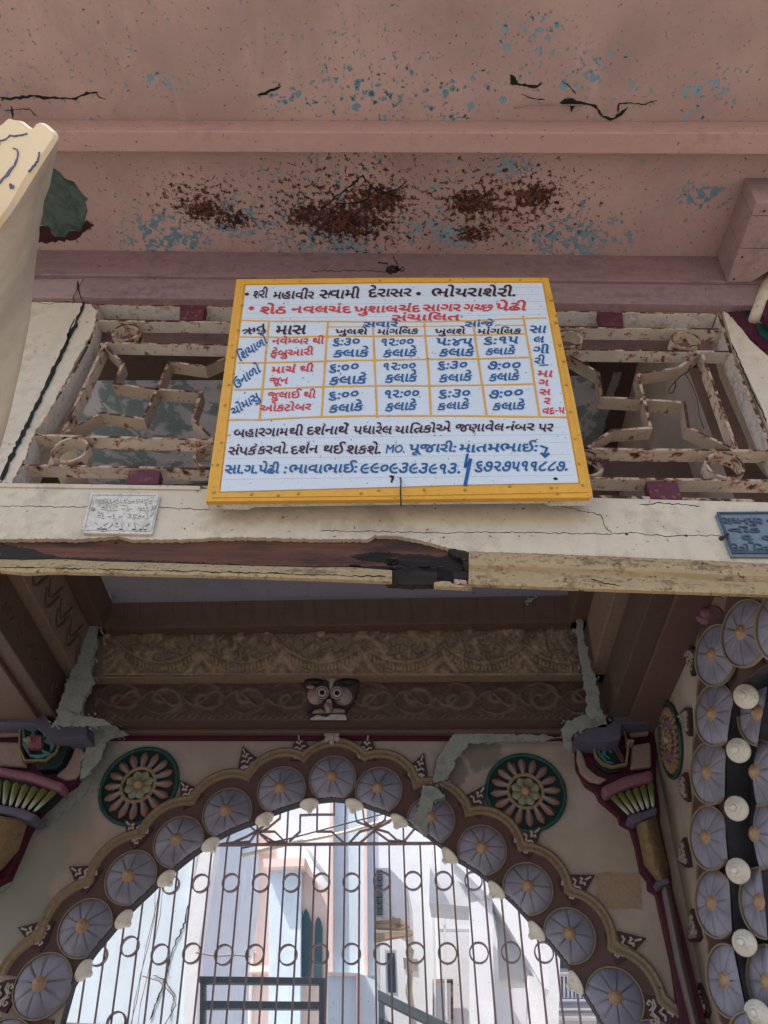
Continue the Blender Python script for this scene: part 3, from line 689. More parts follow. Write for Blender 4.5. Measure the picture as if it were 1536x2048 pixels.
# =================================================================== TEXT
GC = {}
def glyph(ch):
    if ch in GC: return GC[ch]
    cu = bpy.data.curves.new('g', 'FONT'); cu.body = ch; cu.size = 1; cu.resolution_u = 3; cu.offset = 0
    cu.fill_mode = 'FRONT'
    o = bpy.data.objects.new('g', cu); COL.objects.link(o); bpy.context.view_layer.update()
    dg = bpy.context.evaluated_depsgraph_get(); me = bpy.data.meshes.new_from_object(o.evaluated_get(dg))
    V = [(v.co.x, v.co.y) for v in me.vertices]; Fc = [tuple(p.vertices) for p in me.polygons]
    bpy.data.meshes.remove(me)
    cnt = {}; nrm = [[0.0, 0.0] for _ in V]
    for f in Fc:
        ar = sum(V[f[i]][0]*V[f[(i+1) % len(f)]][1]-V[f[(i+1) % len(f)]][0]*V[f[i]][1] for i in range(len(f)))
        g = f if ar > 0 else f[::-1]
        for i in range(len(g)): cnt.setdefault(tuple(sorted((g[i], g[(i+1) % len(g)]))), []).append((g[i], g[(i+1) % len(g)]))
    pos = {}
    for i, p in enumerate(V): pos.setdefault((round(p[0], 5), round(p[1], 5)), []).append(i)
    for k, e in cnt.items():
        if len(e) == 1:
            a_, b_ = e[0]; dx, dy = V[b_][0]-V[a_][0], V[b_][1]-V[a_][1]; L_ = math.hypot(dx, dy)
            if L_ > 1e-7:
                for q in (a_, b_): nrm[q][0] += dy/L_; nrm[q][1] -= dx/L_
    V2_ = list(V)
    for ids in pos.values():
        nx = sum(nrm[i][0] for i in ids); ny = sum(nrm[i][1] for i in ids); L_ = math.hypot(nx, ny)
        if L_ > 1e-6:
            for i in ids: V2_[i] = (V[i][0]+nx/L_*.021, V[i][1]+ny/L_*.016)
    V = V2_
    cu.body = ch+'ક'; bpy.context.view_layer.update(); dg = bpy.context.evaluated_depsgraph_get()
    me = bpy.data.meshes.new_from_object(o.evaluated_get(dg)); mx = max(v.co.x for v in me.vertices) if me.vertices else 0
    bpy.data.meshes.remove(me); bpy.data.objects.remove(o); bpy.data.curves.remove(cu)
    KX = .516 if ch == 'ક' else None
    GC[ch] = [V, Fc, mx-.516]
    return GC[ch]
def clip(V, Fc, xm):
    bm = bmesh.new()
    vs = [bm.verts.new((x, y, 0)) for x, y in V]
    for f in Fc:
        try: bm.faces.new([vs[i] for i in f])
        except Exception: pass
    bmesh.ops.bisect_plane(bm, geom=bm.verts[:]+bm.edges[:]+bm.faces[:], plane_co=(xm, 0, 0), plane_no=(1, 0, 0), clear_outer=True)
    bm.verts.index_update(); V2 = [(v.co.x, v.co.y) for v in bm.verts]; F2 = [tuple(v.index for v in f.verts) for f in bm.faces]; bm.free()
    return V2, F2
def layout(txt):
    """visual-order text: '|' cuts the stem of the letter before it, '^' adds a reph hook, '/' a rakar stroke"""
    # i-matra goes before its letter
    L = list(txt); i = 0
    while i < len(L):
        if L[i] == 'િ':
            j = i-1
            while j > 0 and L[j] in '/^': j -= 1
            L.insert(j, L.pop(i)); i += 1
            # skip past
        i += 1
    V = []; Fc = []; x = 0; i = 0
    def put(v, f, dx):
        k = len(V); V.extend((a+dx, b) for a, b in v); Fc.extend(tuple(q+k for q in g) for g in f)
    while i < len(L):
        c = L[i]
        if c == ' ': x += .28
        elif c == '^':
            pts = [(-.20, .66), (-.10, .72), (-.10, .80), (-.20, .84), (-.16, .90), (-.02, .82), (-.01, .68), (-.12, .60)]
            put(pts, [(0, 1, 6, 7), (1, 2, 5, 6), (2, 3, 4, 5)], x)
        elif c == '/':
            put([(-.40, .0), (-.34, -.05), (-.13, .22), (-.17, .28)], [(0, 1, 2, 3)], x)
        elif c == '-':
            put([(.03, .24), (.28, .24), (.28, .33), (.03, .33)], [(0, 1, 2, 3)], x); x += .33
        else:
            v, f, ad = glyph(c)
            if i+1 < len(L) and L[i+1] == '|':
                mx = max(a for a, _ in v) if v else 0
                v, f = clip(v, f, mx-.15); ad -= .14; i += 1
            jy = random.uniform(-.015, .015); sc = random.uniform(.97, 1.05); sh = random.uniform(-.03, .05)
            put([(a*sc+b*sh, b*sc+jy) for a, b in v], f, x); x += ad*sc+.012
        i += 1
    return V, Fc, x
def lettering(txt, x0, y0, x1, y1, h, mat, parent, pl, off=.0012, th=0, slant=.22, name='lettering'):
    V, Fc, wd = layout(txt)
    mn = min(a for a, _ in V); mx = max(a for a, _ in V)
    dx, dy = x1-x0, y1-y0; L = math.hypot(dx, dy); ex = (dx/L, dy/L); ey = (ex[1], -ex[0]); s = L/(mx-mn); hs = h/.6
    P = []
    for a, b_ in V:
        wob = .012*math.sin(a*7+x0)
        q = (a-mn)*s+(b_*slant)*hs; r = (b_+wob)*hs
        P.append((x0+ex[0]*q+ey[0]*r, y0+ex[1]*q+ey[1]*r))
    W_ = [pl.hit(x, y, off) for x, y in P]
    if th:
        n = len(W_); bk = [p-pl.n*th for p in W_]
        ed = {}
        for f in Fc:
            for i in range(len(f)):
                e = (f[i], f[(i+1) % len(f)]); k = tuple(sorted(e)); ed.setdefault(k, []).append(e)
        side = [(e[0][1], e[0][0], e[0][0]+n, e[0][1]+n) for k, e in ed.items() if len(e) == 1]
        o = mesh(name, W_+bk, Fc+side, mat, parent)
    else:
        o = mesh(name, W_, Fc, mat, parent)
    return o

# =================================================================== SIGN
TL = math.radians(8.3)
_r = ray(800, 1000); _p = CAM + _r*(1.262/_r.y)
SP = Plane(_p, (0, -math.cos(TL), -math.sin(TL)), (1, 0, 0))
sg = thing('timetable_sign', 'white signboard with yellow border and hand painted timetable leaning over the beam', 'signboard', SP.hit(800, 1002))
outer = [(473, 558), (780, 555), (1097, 555), (1146, 780), (1186, 990), (1180, 995), (800, 999), (411, 1003), (440, 800)]
inner = [(492, 571), (800, 567), (1084, 566), (1120, 760), (1157, 965), (930, 969), (800, 973), (441, 983), (466, 780)]
plate('board_face', SP, outer, -.002, .014, M['orange'], sg, bevel=.0015)
plate('backing_board', SP, [(474, 560), (1096, 558), (1185, 984), (1186, 996), (1176, 1001), (1100, 1001), (1090, 996), (800, 999), (506, 1004), (494, 1009), (414, 1008), (412, 998)], -.017, .022, M['boardback'], sg, bevel=.001)
# the raised border strips
bo = [(483, 562), (780, 559), (1088, 559), (1136, 780), (1177, 984), (800, 991), (424, 995), (451, 800)]
b = Buf(); 
def ringplate(o_, i_, off, th, mat, name):
    fo = [SP.hit(x, y, off) for x, y in o_]; fi = [SP.hit(x, y, off) for x, y in i_]; n = len(fo)
    bo_ = [p-SP.n*th for p in fo]; bi = [p-SP.n*th for p in fi]
    V = fo+fi+bo_+bi; Fc = []
    for k in range(n):
        j = (k+1) % n
        Fc += [(k, j, n+j, n+k), (k, 2*n+k, 2*n+j, j), (n+k, n+j, 3*n+j, 3*n+k)]
    return mesh(name, V, Fc, mat, sg)
i8 = [(488, 568), (780, 564), (1087, 563), (1124, 760), (1161, 969), (800, 977), (438, 986), (462, 780)]
ringplate(bo, i8, 0, .002, M['orange'], 'border_strip')
plate('writing_panel', SP, inner, .0004, .0024, M['signwhite'], sg)
# ruled pencil lines
for y in (578, 592, 606, 622, 632, 858, 872, 888, 912, 926, 940, 954):
    f = (y-566)/(975-566); b = Buf()
    stroke(SP, [(lerp(496, 446, f), y+5), (lerp(1082, 1152, f), y-3)], .0003, .0008, .0003, b); b.go('rule_line', M['line'], sg)
GL = [[(484, 641), (540, 643), (656, 643.5), (850, 644), (940, 642), (1020, 638), (1093, 636)], [(657, 654), (727, 654)], [(797, 654), (926, 652)], [(990, 651), (1048, 651)],
      [(480, 674), (560, 675), (652, 673), (750, 673), (851, 672), (960, 670.5), (1049, 668)], [(476, 726), (528, 726), (652, 723), (700, 721), (750, 721), (859, 719), (960, 718), (1063, 715)],
      [(468, 780), (528, 779), (640, 774), (755, 772), (859, 772), (1000, 770), (1066, 768)], [(459, 840), (519, 840), (640, 834), (755, 832), (862, 832), (1000, 833), (1134, 835)],
      [(538, 642), (530, 726), (519, 842)], [(656, 644), (650, 726), (643, 835)], [(746, 656), (750, 740), (754, 836)], [(848, 645), (857, 740), (862, 832)], [(947, 653), (958, 730), (973, 830)], [(1046, 632), (1060, 710), (1079, 833)], [(455, 871), (461, 871)]]
for k, g in enumerate(GL):
    b = Buf(); q = []
    for (x0, y0), (x1, y1) in zip(g, g[1:]):
        for j in range(4): f = j/4; q.append((x0+(x1-x0)*f+random.uniform(-.3, .3), y0+(y1-y0)*f+random.uniform(-.3, .3)))
    q.append(g[-1]); stroke(SP, q, .0052 if k not in (1, 2, 3) else .003, .001+.00004*k, .0005, b, taper=[random.uniform(.8, 1.15) for _ in q]); b.go('grid_line', M['orange'], sg)
D, Rd, Bl = M['inkblack'], M['inkred'], M['inkblue']
T = [('શ|રી', 505, 596, 534, 595, 14, D), ('મહાવીર', 545, 597, 627, 597, 14, D), ('સ|વામી', 637, 596, 718, 596, 16, D), ('દેરાસર', 735, 594, 822, 592, 15, D),
     ('ભોયરાશેરી.', 861, 593, 1031, 592, 15.5, D),
     ('શેઠ', 518, 627, 571, 627, 14, Rd), ('નવલચંદ', 581, 625, 702, 625, 13, Rd), ('ખુશાલચંદ', 706, 625, 840, 623, 13, Rd), ('સાગર', 844, 622, 921, 621.5, 13, Rd), ('ગચ|છ', 925, 621.5, 984, 621.5, 13, Rd), ('પેઢી', 989, 621, 1052, 620, 14, Rd),
     ('સંચાલિત', 782, 641, 919, 640, 11.5, Rd),
     ('ઋતુ', 484, 672, 532, 659, 13, D), ('માસ', 550, 669, 611, 668, 17, D),
     ('સવારે', 725, 654, 795, 653, 9.5, Bl), ('સાંજે', 928, 654, 988, 651, 9.5, Bl),
     ('ખુલશે', 669, 668, 734, 668, 10, D), ('માંગલિક', 754, 669, 836, 667, 10, D), ('ખુલશે', 868, 668, 930, 667, 10, D), ('માંગલિક', 954, 668, 1042, 667, 10, D),
     ('સા', 1058, 665, 1092, 665, 14, Bl), ('લ', 1066, 685, 1088, 685, 12, Bl), ('ગી', 1064, 706, 1098, 706, 12, Bl), ('રી', 1067, 727, 1089, 727, 12, Bl), ('-', 1078, 737, 1096, 736, 14, Bl),
     ('મા', 1074, 753, 1105, 753, 12, Rd), ('ગ', 1075, 771, 1097, 771, 11, Rd), ('સ', 1077, 789, 1101, 789, 11, Rd), ('ર', 1086, 808, 1100, 808, 12, Rd), ('વદ-૫', 1084, 828, 1129, 826, 12, Rd),
     ('શિયાળો', 480, 723, 536, 686, 15, Bl), ('ઉનાળો', 472, 778, 522, 742, 15, Bl), ('ચોમાસુ', 466, 833, 521, 797, 14, Bl),
     ('નવેમ|બર થી', 543, 688, 647, 687, 11, Rd), ('ફેબ/ુઆરી', 540, 713, 626, 709, 12, Rd), ('માર્ચ થી'.replace('ર્ચ', 'ચ^'), 542, 746, 626, 743, 12, Rd), ('જૂન', 537, 767, 575, 767, 12, Rd), ('જુલાઈ થી', 534, 796, 630, 795, 12, Rd), ('ઓકટોબર', 518, 823, 621, 819, 12, Rd),
     ('૬:૩૦', 664, 691, 718, 689, 13.5, Bl), ('કલાકે', 665, 714, 736, 712, 13.5, Bl), ('૬:૦૦', 657, 744, 716, 740, 15, Bl), ('કલાકે', 657, 769, 732, 766, 15, Bl), ('૬:૦૦', 656, 799, 716, 794, 14.5, Bl), ('કલાકે', 657, 825, 725, 820, 15, Bl),
     ('૧૨:૦૦', 761, 692, 826, 689, 13.5, Bl), ('કલાકે', 765, 714, 833, 711, 14, Bl), ('૧૨:૦૦', 765, 740, 830, 738, 13.5, Bl), ('કલાકે', 769, 765, 833, 762, 15, Bl), ('૧૨:૦૦', 768, 796, 837, 793, 15, Bl), ('કલાકે', 769, 822, 832, 819, 15, Bl),
     ('૫:૪૫', 870, 690, 944, 690, 13.5, Bl), ('કલાકે', 877, 712, 947, 711, 14, Bl), ('૬:૩૦', 874, 738, 933, 736, 14.5, Bl), ('કલાકે', 877, 764, 943, 760, 14, Bl), ('૬:૩૦', 876, 795, 939, 793, 15, Bl), ('કલાકે', 874, 820, 938, 816, 13.5, Bl),
     ('૬:૧૫', 966, 688, 1036, 686, 13.5, Bl), ('કલાકે', 970, 709, 1030, 708, 12.5, Bl), ('૭:૦૦', 974, 739, 1040, 737, 15, Bl), ('કલાકે', 977, 762, 1038, 759, 14, Bl), ('૭:૦૦', 977, 796, 1045, 792, 15, Bl), ('કલાકે', 984, 820, 1049, 818, 14, Bl),
     ('બહારગામ', 466, 874, 575, 871, 15, D), ('થી', 577, 871, 605, 870, 15, D), ('દશ^નાથે^', 612, 869, 695, 868, 15, D), ('પધારેલ', 705, 868, 783, 867, 15, D), ('યાત/િકોએ', 788, 867, 901, 863, 14, D), ('જણાવેલ', 909, 863, 1007, 861, 14, D), ('નંબર', 1010, 861, 1068, 860, 13, D), ('પર', 1075, 862, 1105, 862, 15, D),
     ('સંપક^', 455, 909, 511, 909, 15, D), ('કરવો.', 514, 908, 576, 906, 15, D), ('દશ^ન', 580, 908, 635, 905, 15, D), ('થઈ', 645, 906, 688, 906, 15, D), ('શકશે.', 691, 907, 761, 907, 16, D), ('MO.', 771, 906, 809, 904, 13, Bl),
     ('પૂજારી:', 816, 904, 911, 903, 15, Bl), ('માતમભાઈ:', 917, 904, 1074, 902, 15, Bl),
     ('સા.ગ.પેઢી :', 448, 947, 572, 946, 16, Bl), ('ભાવાભાઈ:', 576, 946, 713, 944, 16, Bl), ('૯૯૦૯૩૯૩૯૧૩.', 719, 945, 920, 946, 19, Bl), ('૬૭૨૭૫૧૧૮૮૭.', 948, 942, 1135, 941, 18.5, Bl)]
for n_, t_ in enumerate(T): lettering(*t_, sg, SP, off=.0018+.00003*(n_ % 9))
def dot(px, py, r, mat, name='lettering'):
    u, v = SP.uv(px, py); V = [SP.at(u+r*math.cos(a*.4), v+r*math.sin(a*.4), .0018) for a in range(16)]
    mesh(name, V, [tuple(range(16))], mat, sg)
dot(494, 589, .006, D); dot(837, 588, .0068, D); dot(503, 617, .0075, Rd)
for pts, wd in (([(935, 908), (930, 934)], .006), ([(929, 936), (942, 920)], .006), ([(941, 918), (930, 972)], .008), ([(1080, 892), (1086, 894), (1094, 897), (1088, 910)], .005), ([(1082, 906), (1090, 914), (1098, 907)], .006)):
    b = Buf(); stroke(SP, pts, wd, .0018, .0004, b, taper=None); b.go('lettering', Bl, sg)
for px, py in ([(503, 989), (556, 991), (597, 987), (722, 987), (757, 981), (848, 980), (930, 980), (1019, 973), (1102, 976), (1165, 971), (428, 985), (435, 930), (443, 885), (450, 810), (458, 770), (466, 715), (476, 660), (484, 610), (1103, 600), (1112, 645), (1120, 690), (1128, 722), (1132, 770), (1141, 824), (1150, 878), (1158, 928), (600, 563), (760, 561), (900, 560), (1040, 560)]):
    b = Buf(); lathe(SP.hit(px, py, .0), SP.n, [(.004, 0), (.004, .001), (.0028, .0022), (.0005, .0022)], b, 10); b.go('nail_head', M['nail'], sg)
u, v = SP.uv(1111, 958); mesh('screw_hole', [SP.at(u+.005*math.cos(a*.5236), v+.004*math.sin(a*.5236), .0012) for a in range(12)], [tuple(range(12))], M['black'], sg)
plate('rust_mark', SP, [(778, 951), (789, 950), (788, 958), (785, 966), (781, 964), (783, 957)], .0012, .0005, flat('rust_dark_stain', lin((48, 26, 20)), .8), sg, jag=1)
b = Buf(); tube([SP.hit(800, 955, .002), SP.hit(802, 960, .006), SP.hit(801, 985, .007), SP.hit(802, 1012, .006)], .0018, b, 6); b.go('wire', M['wire'], None, tag=('short dark wire hanging over the bottom edge of the signboard', 'wire'))
# knot of wire and nail above the board
b = Buf(); kp = plane_y(1.26)
pts = []
for i in range(90):
    a = i*.9; r = random.uniform(3, 15)
    pts.append(kp.hit(785+r*math.cos(a)*1.05+random.uniform(-2, 2), 539+r*.62*math.sin(a)+random.uniform(-2, 2), .012*math.sin(i*.37)))
tube(pts, .0021, b, 5)
tube([kp.hit(795, 528), kp.hit(790, 520), kp.hit(787, 513)], .002, b, 5)
tube([kp.hit(800, 538), kp.hit(806, 533), kp.hit(809, 539), kp.hit(802, 544)], .0018, b, 5)
kn = b.go('wire_knot', M['wire'], None, tag=('tangled black wire knot round a nail above the signboard', 'wire'))
b = Buf(); tube([kp.hit(758, 525), kp.hit(775, 527, -.05)], .0022, b, 6); lathe(kp.hit(758, 525, .002), (-1, 0, 0), [(.005, 0), (.005, .002), (.001, .002)], b, 8); b.go('nail', M['wire'], kn)

# =================================================================== CAST PLATES
CP = plane_y(1.325)
pl_ = thing('cast_plate', 'cream painted cast metal plate with raised lettering at the left of the beam', 'plaque', CP.hit(240, 1066), 'cast number plates on the door beam')
po = [(183, 991), (320, 992), (304, 1068), (166, 1066)]
plate('plate', CP, po, .008, .0082, M['plateL'], pl_, bevel=.0015)
def rim(po, par, mat, w_, off):
    b = Buf(); stroke(CP, po, w_, off, .003, b, closed=True); b.go('rim', mat, par, bevel=.0006)
rim([(186, 993.5), (317, 994.5), (302, 1065.5), (169, 1063.5)], pl_, M['plateL'], .005, .0105)
for t_, x0, y0, x1, y1, h in (('રાધનપુરનગર', 190, 1006, 302, 1006, 8.5), ('વોડ^ નં- લા', 200, 1020, 296, 1021, 8.5), ('વે ન - ઘરનં', 192, 1036, 296, 1036, 9), ('૪/૧૫૪'.replace('/', '⁄'), 190, 1060, 300, 1062, 17)):
    lettering(t_, x0+1.2, y0+1.2, x1+1.2, y1+1.2, h, M['plateLd'], pl_, CP, .0086, 0, -.1)  # shifted darker copy: drop shade painted behind the raised letters
    lettering(t_, x0, y0, x1, y1, h, M['plateL'], pl_, CP, .0105, .002, -.1)
for px, py in ((186, 1019), (308, 1016)):
    b = Buf(); lathe(CP.hit(px, py, .009), (0, -1, 0), [(.005, 0), (.0045, .003), (.001, .0035)], b, 10); b.go('screw', M['plateLd'], pl_)
b = Buf(); tube([CP.hit(309, 1014, .012), CP.hit(305, 1024, .014), CP.hit(300, 1032, .01)], .002, b, 6); b.go('wire', M['plateL'], pl_)
pr_ = thing('cast_plate', 'bare grey cast metal plate with raised lettering at the right end of the beam', 'plaque', CP.hit(1500, 1110), 'cast number plates on the door beam')
po = [(1431, 1028), (1600, 1027), (1640, 1114), (1462, 1113)]
plate('plate', CP, po, .007, .0072, M['plateR'], pr_, bevel=.0015)
rim([(1434, 1031), (1597, 1030), (1636, 1110), (1464, 1110)], pr_, M['plateRd'], .006, .010)
for t_, x0, y0, x1, y1, h in (('રાધનપુર નગર', 1444, 1047, 1580, 1047, 11), ('વોર્ડ : ન'.replace('ર્', '^'), 1457, 1064, 1590, 1064, 8), ('૧ ૧ ૧', 1485, 1086, 1590, 1086, 16), ('વેરો નિયાવાડો', 1464, 1104, 1600, 1104, 11)):
    lettering(t_, x0, y0, x1, y1, h, M['plateRd'], pr_, CP, .0095, .0022, -.12)
b = Buf(); tube([CP.hit(1456, 1068, .01), CP.hit(1448, 1074, .02), CP.hit(1443, 1077, .026)], .003, b, 7); lathe(CP.hit(1443, 1077, .026), (-.5, -1, -.3), [(.006, 0), (.006, .002), (.001, .003)], b, 8); b.go('nail', flat('rusty_nail', lin((52, 34, 28)), .7), pr_)

# =================================================================== FOREGROUND POST (upper left)
PP = Plane(CAM+ray(60, 500)*1.05, (-.05, -.95, -.30))
ft = [(-120, 420), (-60, 300), (0, 258), (12, 247), (22, 240), (34, 242), (46, 245), (58, 253), (68, 259), (74, 258), (80, 249), (88, 247), (98, 252), (111, 264), (117, 272), (116, 282), (100, 305), (60, 370), (20, 432), (-2, 458), (-120, 640)]
sd_ = [(117, 274), (118, 284), (108, 330), (98, 378), (88, 402), (86, 416), (88, 420), (84, 436), (78, 452), (80, 462), (72, 520), (60, 640), (40, 740), (18, 836), (0, 900), (-60, 1120), (-200, 1120), (-120, 630), (-2, 458), (20, 432), (60, 370), (98, 308)]
fg = thing('broken_post', 'thick cream painted post with a broken rounded top at the upper left edge', 'post', PP.hit(30, 800))
def resamp(P, n):
    L = [0]
    for a, b_ in zip(P, P[1:]): L.append(L[-1]+math.hypot(b_[0]-a[0], b_[1]-a[1]))
    out = []
    for i in range(n+1):
        t_ = L[-1]*i/n; j = max(k for k in range(len(L)) if L[k] <= t_+1e-9); j = min(j, len(P)-2)
        f = (t_-L[j])/(L[j+1]-L[j]); out.append((lerp(P[j][0], P[j+1][0], f), lerp(P[j][1], P[j+1][1], f)))
    return out
sh_edge = [(116, 277), (108, 292), (88, 322), (62, 364), (40, 400), (20, 430), (-2, 458), (-60, 545), (-170, 700)]
sil = [(117, 274), (118, 284), (108, 330), (98, 378), (88, 402), (86, 416), (88, 421), (84, 438), (78, 452), (80, 462), (72, 520), (60, 640), (40, 740), (18, 836), (0, 900), (-60, 1120)]
NB = 60; ea = resamp(sh_edge, NB); eb = resamp(sil, NB)
rows = []
for i in range(NB+1):
    r = []
    for j in range(11):
        f = j/10; x, y = lerp(ea[i][0], eb[i][0], f), lerp(ea[i][1], eb[i][1], f)
        r.append(PP.hit(x, y, -.11*f-.002+.0018*math.sin(i*.9+j)*math.sin(j*.6)))
    r.append(r[-1]+Vector((-.06, .05, .05))); rows.append(r)
b = Buf(); grid(rows, b); b.go('side_face', M['postside'], fg, smooth=True)
ftj = [(-170, 560), (-90, 340), (-40, 282), (0, 256), (10, 250), (18, 242), (24, 239), (34, 242), (44, 243), (52, 247), (60, 254), (68, 259), (75, 258), (81, 250), (88, 247), (97, 251), (106, 259), (113, 265), (117, 272), (116, 279)]+sh_edge[1:]
front = [PP.hit(x, y, .0) for x, y in ftj]; n_ = len(front)
cc = PP.hit(20, 360)
rim_ = [p+(cc-p).normalized()*.006+PP.n*.006 for p in front]
V = rim_+front+[p-PP.n*.012+Vector((-.012, 0, 0)) for p in front]
Fc = [tuple(range(n_))]
for i in range(n_):
    j = (i+1) % n_; Fc += [(i, j, n_+j, n_+i), (n_+i, n_+j, 2*n_+j, 2*n_+i)]
mesh('front_face', V, Fc, M['post'], fg)
b = Buf()
for pts, wd in (([(2, 292), (14, 288), (26, 280), (44, 280), (60, 276)], .004), ([(32, 304), (40, 308), (42, 320), (34, 340), (20, 356), (6, 374), (-4, 384)], .006), ([(84, 312), (80, 330), (62, 352)], .003), ([(26, 378), (32, 384)], .006), ([(-10, 300), (4, 296)], .005)):
    q = resamp(pts, 12); q = [(x+random.uniform(-1.2, 1.2), y+random.uniform(-1.2, 1.2)) for x, y in q]
    stroke(PP, q, wd*.5, .0072, .002, b, taper=[random.uniform(.3, 1.4) for _ in q])
b.go('paint_crack', flat('blue_grey_chipped_undercoat', lin((92, 98, 116)), .8), fg)

# =================================================================== INNER ARCH WALL (polar about O)
def arch_tools(PL, O, open_px, shells, clip_px=None):
    Ou = PL.uv(*O)
    cen = [PL.uv(x, y) for x, y, r in shells]
    def pol(px, py):
        u, v = PL.uv(px, py); return math.atan2(v-Ou[1], u-Ou[0]), math.hypot(u-Ou[0], v-Ou[1])
    def mrad(x, y, r): a = PL.uv(x-r, y); c = PL.uv(x+r, y); return math.hypot(a[0]-c[0], a[1]-c[1])/2
    op = sorted(pol(*p) for p in open_px)
    return Ou, cen, pol, mrad, op
O = (662, 2048)
open_px = [(60, 2200), (86, 2100), (110, 2040), (143, 1970), (183, 1908), (217, 1867), (252, 1826), (293, 1787), (353, 1733), (400, 1697), (440, 1671), (510, 1642), (547, 1624), (600, 1607), (667, 1597), (705, 1603), (750, 1617), (813, 1643), (867, 1680), (913, 1718), (967, 1752), (1007, 1787), (1057, 1838), (1093, 1878), (1137, 1932), (1170, 1990), (1203, 2045), (1232, 2110), (1262, 2200)]
shells = [(8, 2110, 60), (88, 1973, 57), (173, 1858, 53), (264, 1757, 50.5), (359, 1686, 49.5), (456, 1628, 49), (564, 1583, 48), (666, 1560, 47), (758, 1583, 47), (862, 1642, 48), (964, 1702, 49), (1055, 1779, 50), (1138, 1873, 52), (1228, 2000, 58), (1310, 2110, 60)]
Ou, cen, pol, mrad, op = arch_tools(WP, O, open_px, shells)
def r_open(a): return interp(op, a)
rads = [mrad(*s) for s in shells]
def r_union(a, k):
    best = 0; dx, dy = math.cos(a), math.sin(a)
    for (u, v), r in zip(cen, rads):
        R = r*k; cx, cy = u-Ou[0], v-Ou[1]; t = cx*dx+cy*dy; h2 = R*R-(cx*cx+cy*cy-t*t)
        if h2 > 0: best = max(best, t+math.sqrt(h2))
    return best
A0, A1 = op[0][0], op[-1][0]
NA = 360
angs = [A0+(A1-A0)*i/NA for i in range(NA+1)]
arch = thing('arch_wall', 'carved and painted porch wall with a scalloped shell arch, seen below the beam', 'wall', WP.at(Ou[0], -1.6-WP.o.z+1.6, 0))
ORG[arch.name] = arch.location.copy()
zfloor = .15
def wz(z): return (z-WP.o.z)
cl = WP.inv(WP.hit(-60, 1440))[0]; cr = WP.inv(WP.hit(1297, 1440))[0]
ztop = wz(SLAB_Z+.1)
# wall face: fan strips from opening out to the rectangle
def rect_r(a):
    dx, dy = math.cos(a), math.sin(a); c = []
    if dx > 1e-6: c.append((cr-Ou[0])/dx)
    if dx < -1e-6: c.append((cl-Ou[0])/dx)
    if dy > 1e-6: c.append((ztop-Ou[1])/dy)
    if dy < -1e-6: c.append((wz(zfloor)-Ou[1])/dy)
    return min(x for x in c if x > 0)
rows = []
for a in angs:
    ro, rr = r_open(a), rect_r(a); dx, dy = math.cos(a), math.sin(a)
    P_ = lambda r, o: WP.at(Ou[0]+dx*r, Ou[1]+dy*r, o)
    rows.append([P_(ro, -.002), P_(max(rr, ro+.01), -.002)])
b = Buf(); grid(rows, b)
uL, vL = Ou[0]+math.cos(A1)*r_open(A1), Ou[1]+math.sin(A1)*r_open(A1)
uR, vR = Ou[0]+math.cos(A0)*r_open(A0), Ou[1]+math.sin(A0)*r_open(A0)
vf = wz(zfloor)
# the jamb below the arch
for (u0, v0), uo in (((uL, vL), cl), ((uR, vR), cr)):
    aa = A1 if uo == cl else A0
    rr = rect_r(aa); e = (Ou[0]+math.cos(aa)*rr, Ou[1]+math.sin(aa)*rr)
    b.add([WP.at(u0, v0, -.002), WP.at(e[0], e[1], -.002), WP.at(uo, vf, -.002), WP.at(u0, vf, -.002)], [(0, 1, 2, 3)])
b.go('plaster_face', M['plaster'], arch)
# intrados (black), stepped back .22
rows = []
for a in angs:
    dx, dy = math.cos(a), math.sin(a); ro = r_open(a)
    rows.append([WP.at(Ou[0]+dx*ro, Ou[1]+dy*ro, .004), WP.at(Ou[0]+dx*ro, Ou[1]+dy*ro, -.035)])
b = Buf(); grid(rows, b)
b.add([WP.at(uL, vL, .004), WP.at(uL, vL, -.035), WP.at(uL, vf, -.035), WP.at(uL, vf, .004), WP.at(uR, vR, .004), WP.at(uR, vR, -.035), WP.at(uR, vf, -.035), WP.at(uR, vf, .004)], [(0, 1, 2, 3), (4, 5, 6, 7)])
b.go('arch_soffit', M['intrados'], arch)
rows = [[WP.at(Ou[0]+math.cos(a)*r_open(a), Ou[1]+math.sin(a)*r_open(a), -.035), WP.at(Ou[0]+math.cos(a)*max(rect_r(a), r_open(a)+.01), Ou[1]+math.sin(a)*max(rect_r(a), r_open(a)+.01), -.035)] for a in angs]
b = Buf(); grid(rows, b); 
b.add([WP.at(uL, vL, -.035), WP.at(cl, vL, -.035), WP.at(cl, vf, -.035), WP.at(uL, vf, -.035), WP.at(uR, vR, -.035), WP.at(cr, vR, -.035), WP.at(cr, vf, -.035), WP.at(uR, vf, -.035)], [(0, 1, 2, 3), (4, 5, 6, 7)])
b.go('outer_face', M['whitewall'], arch)
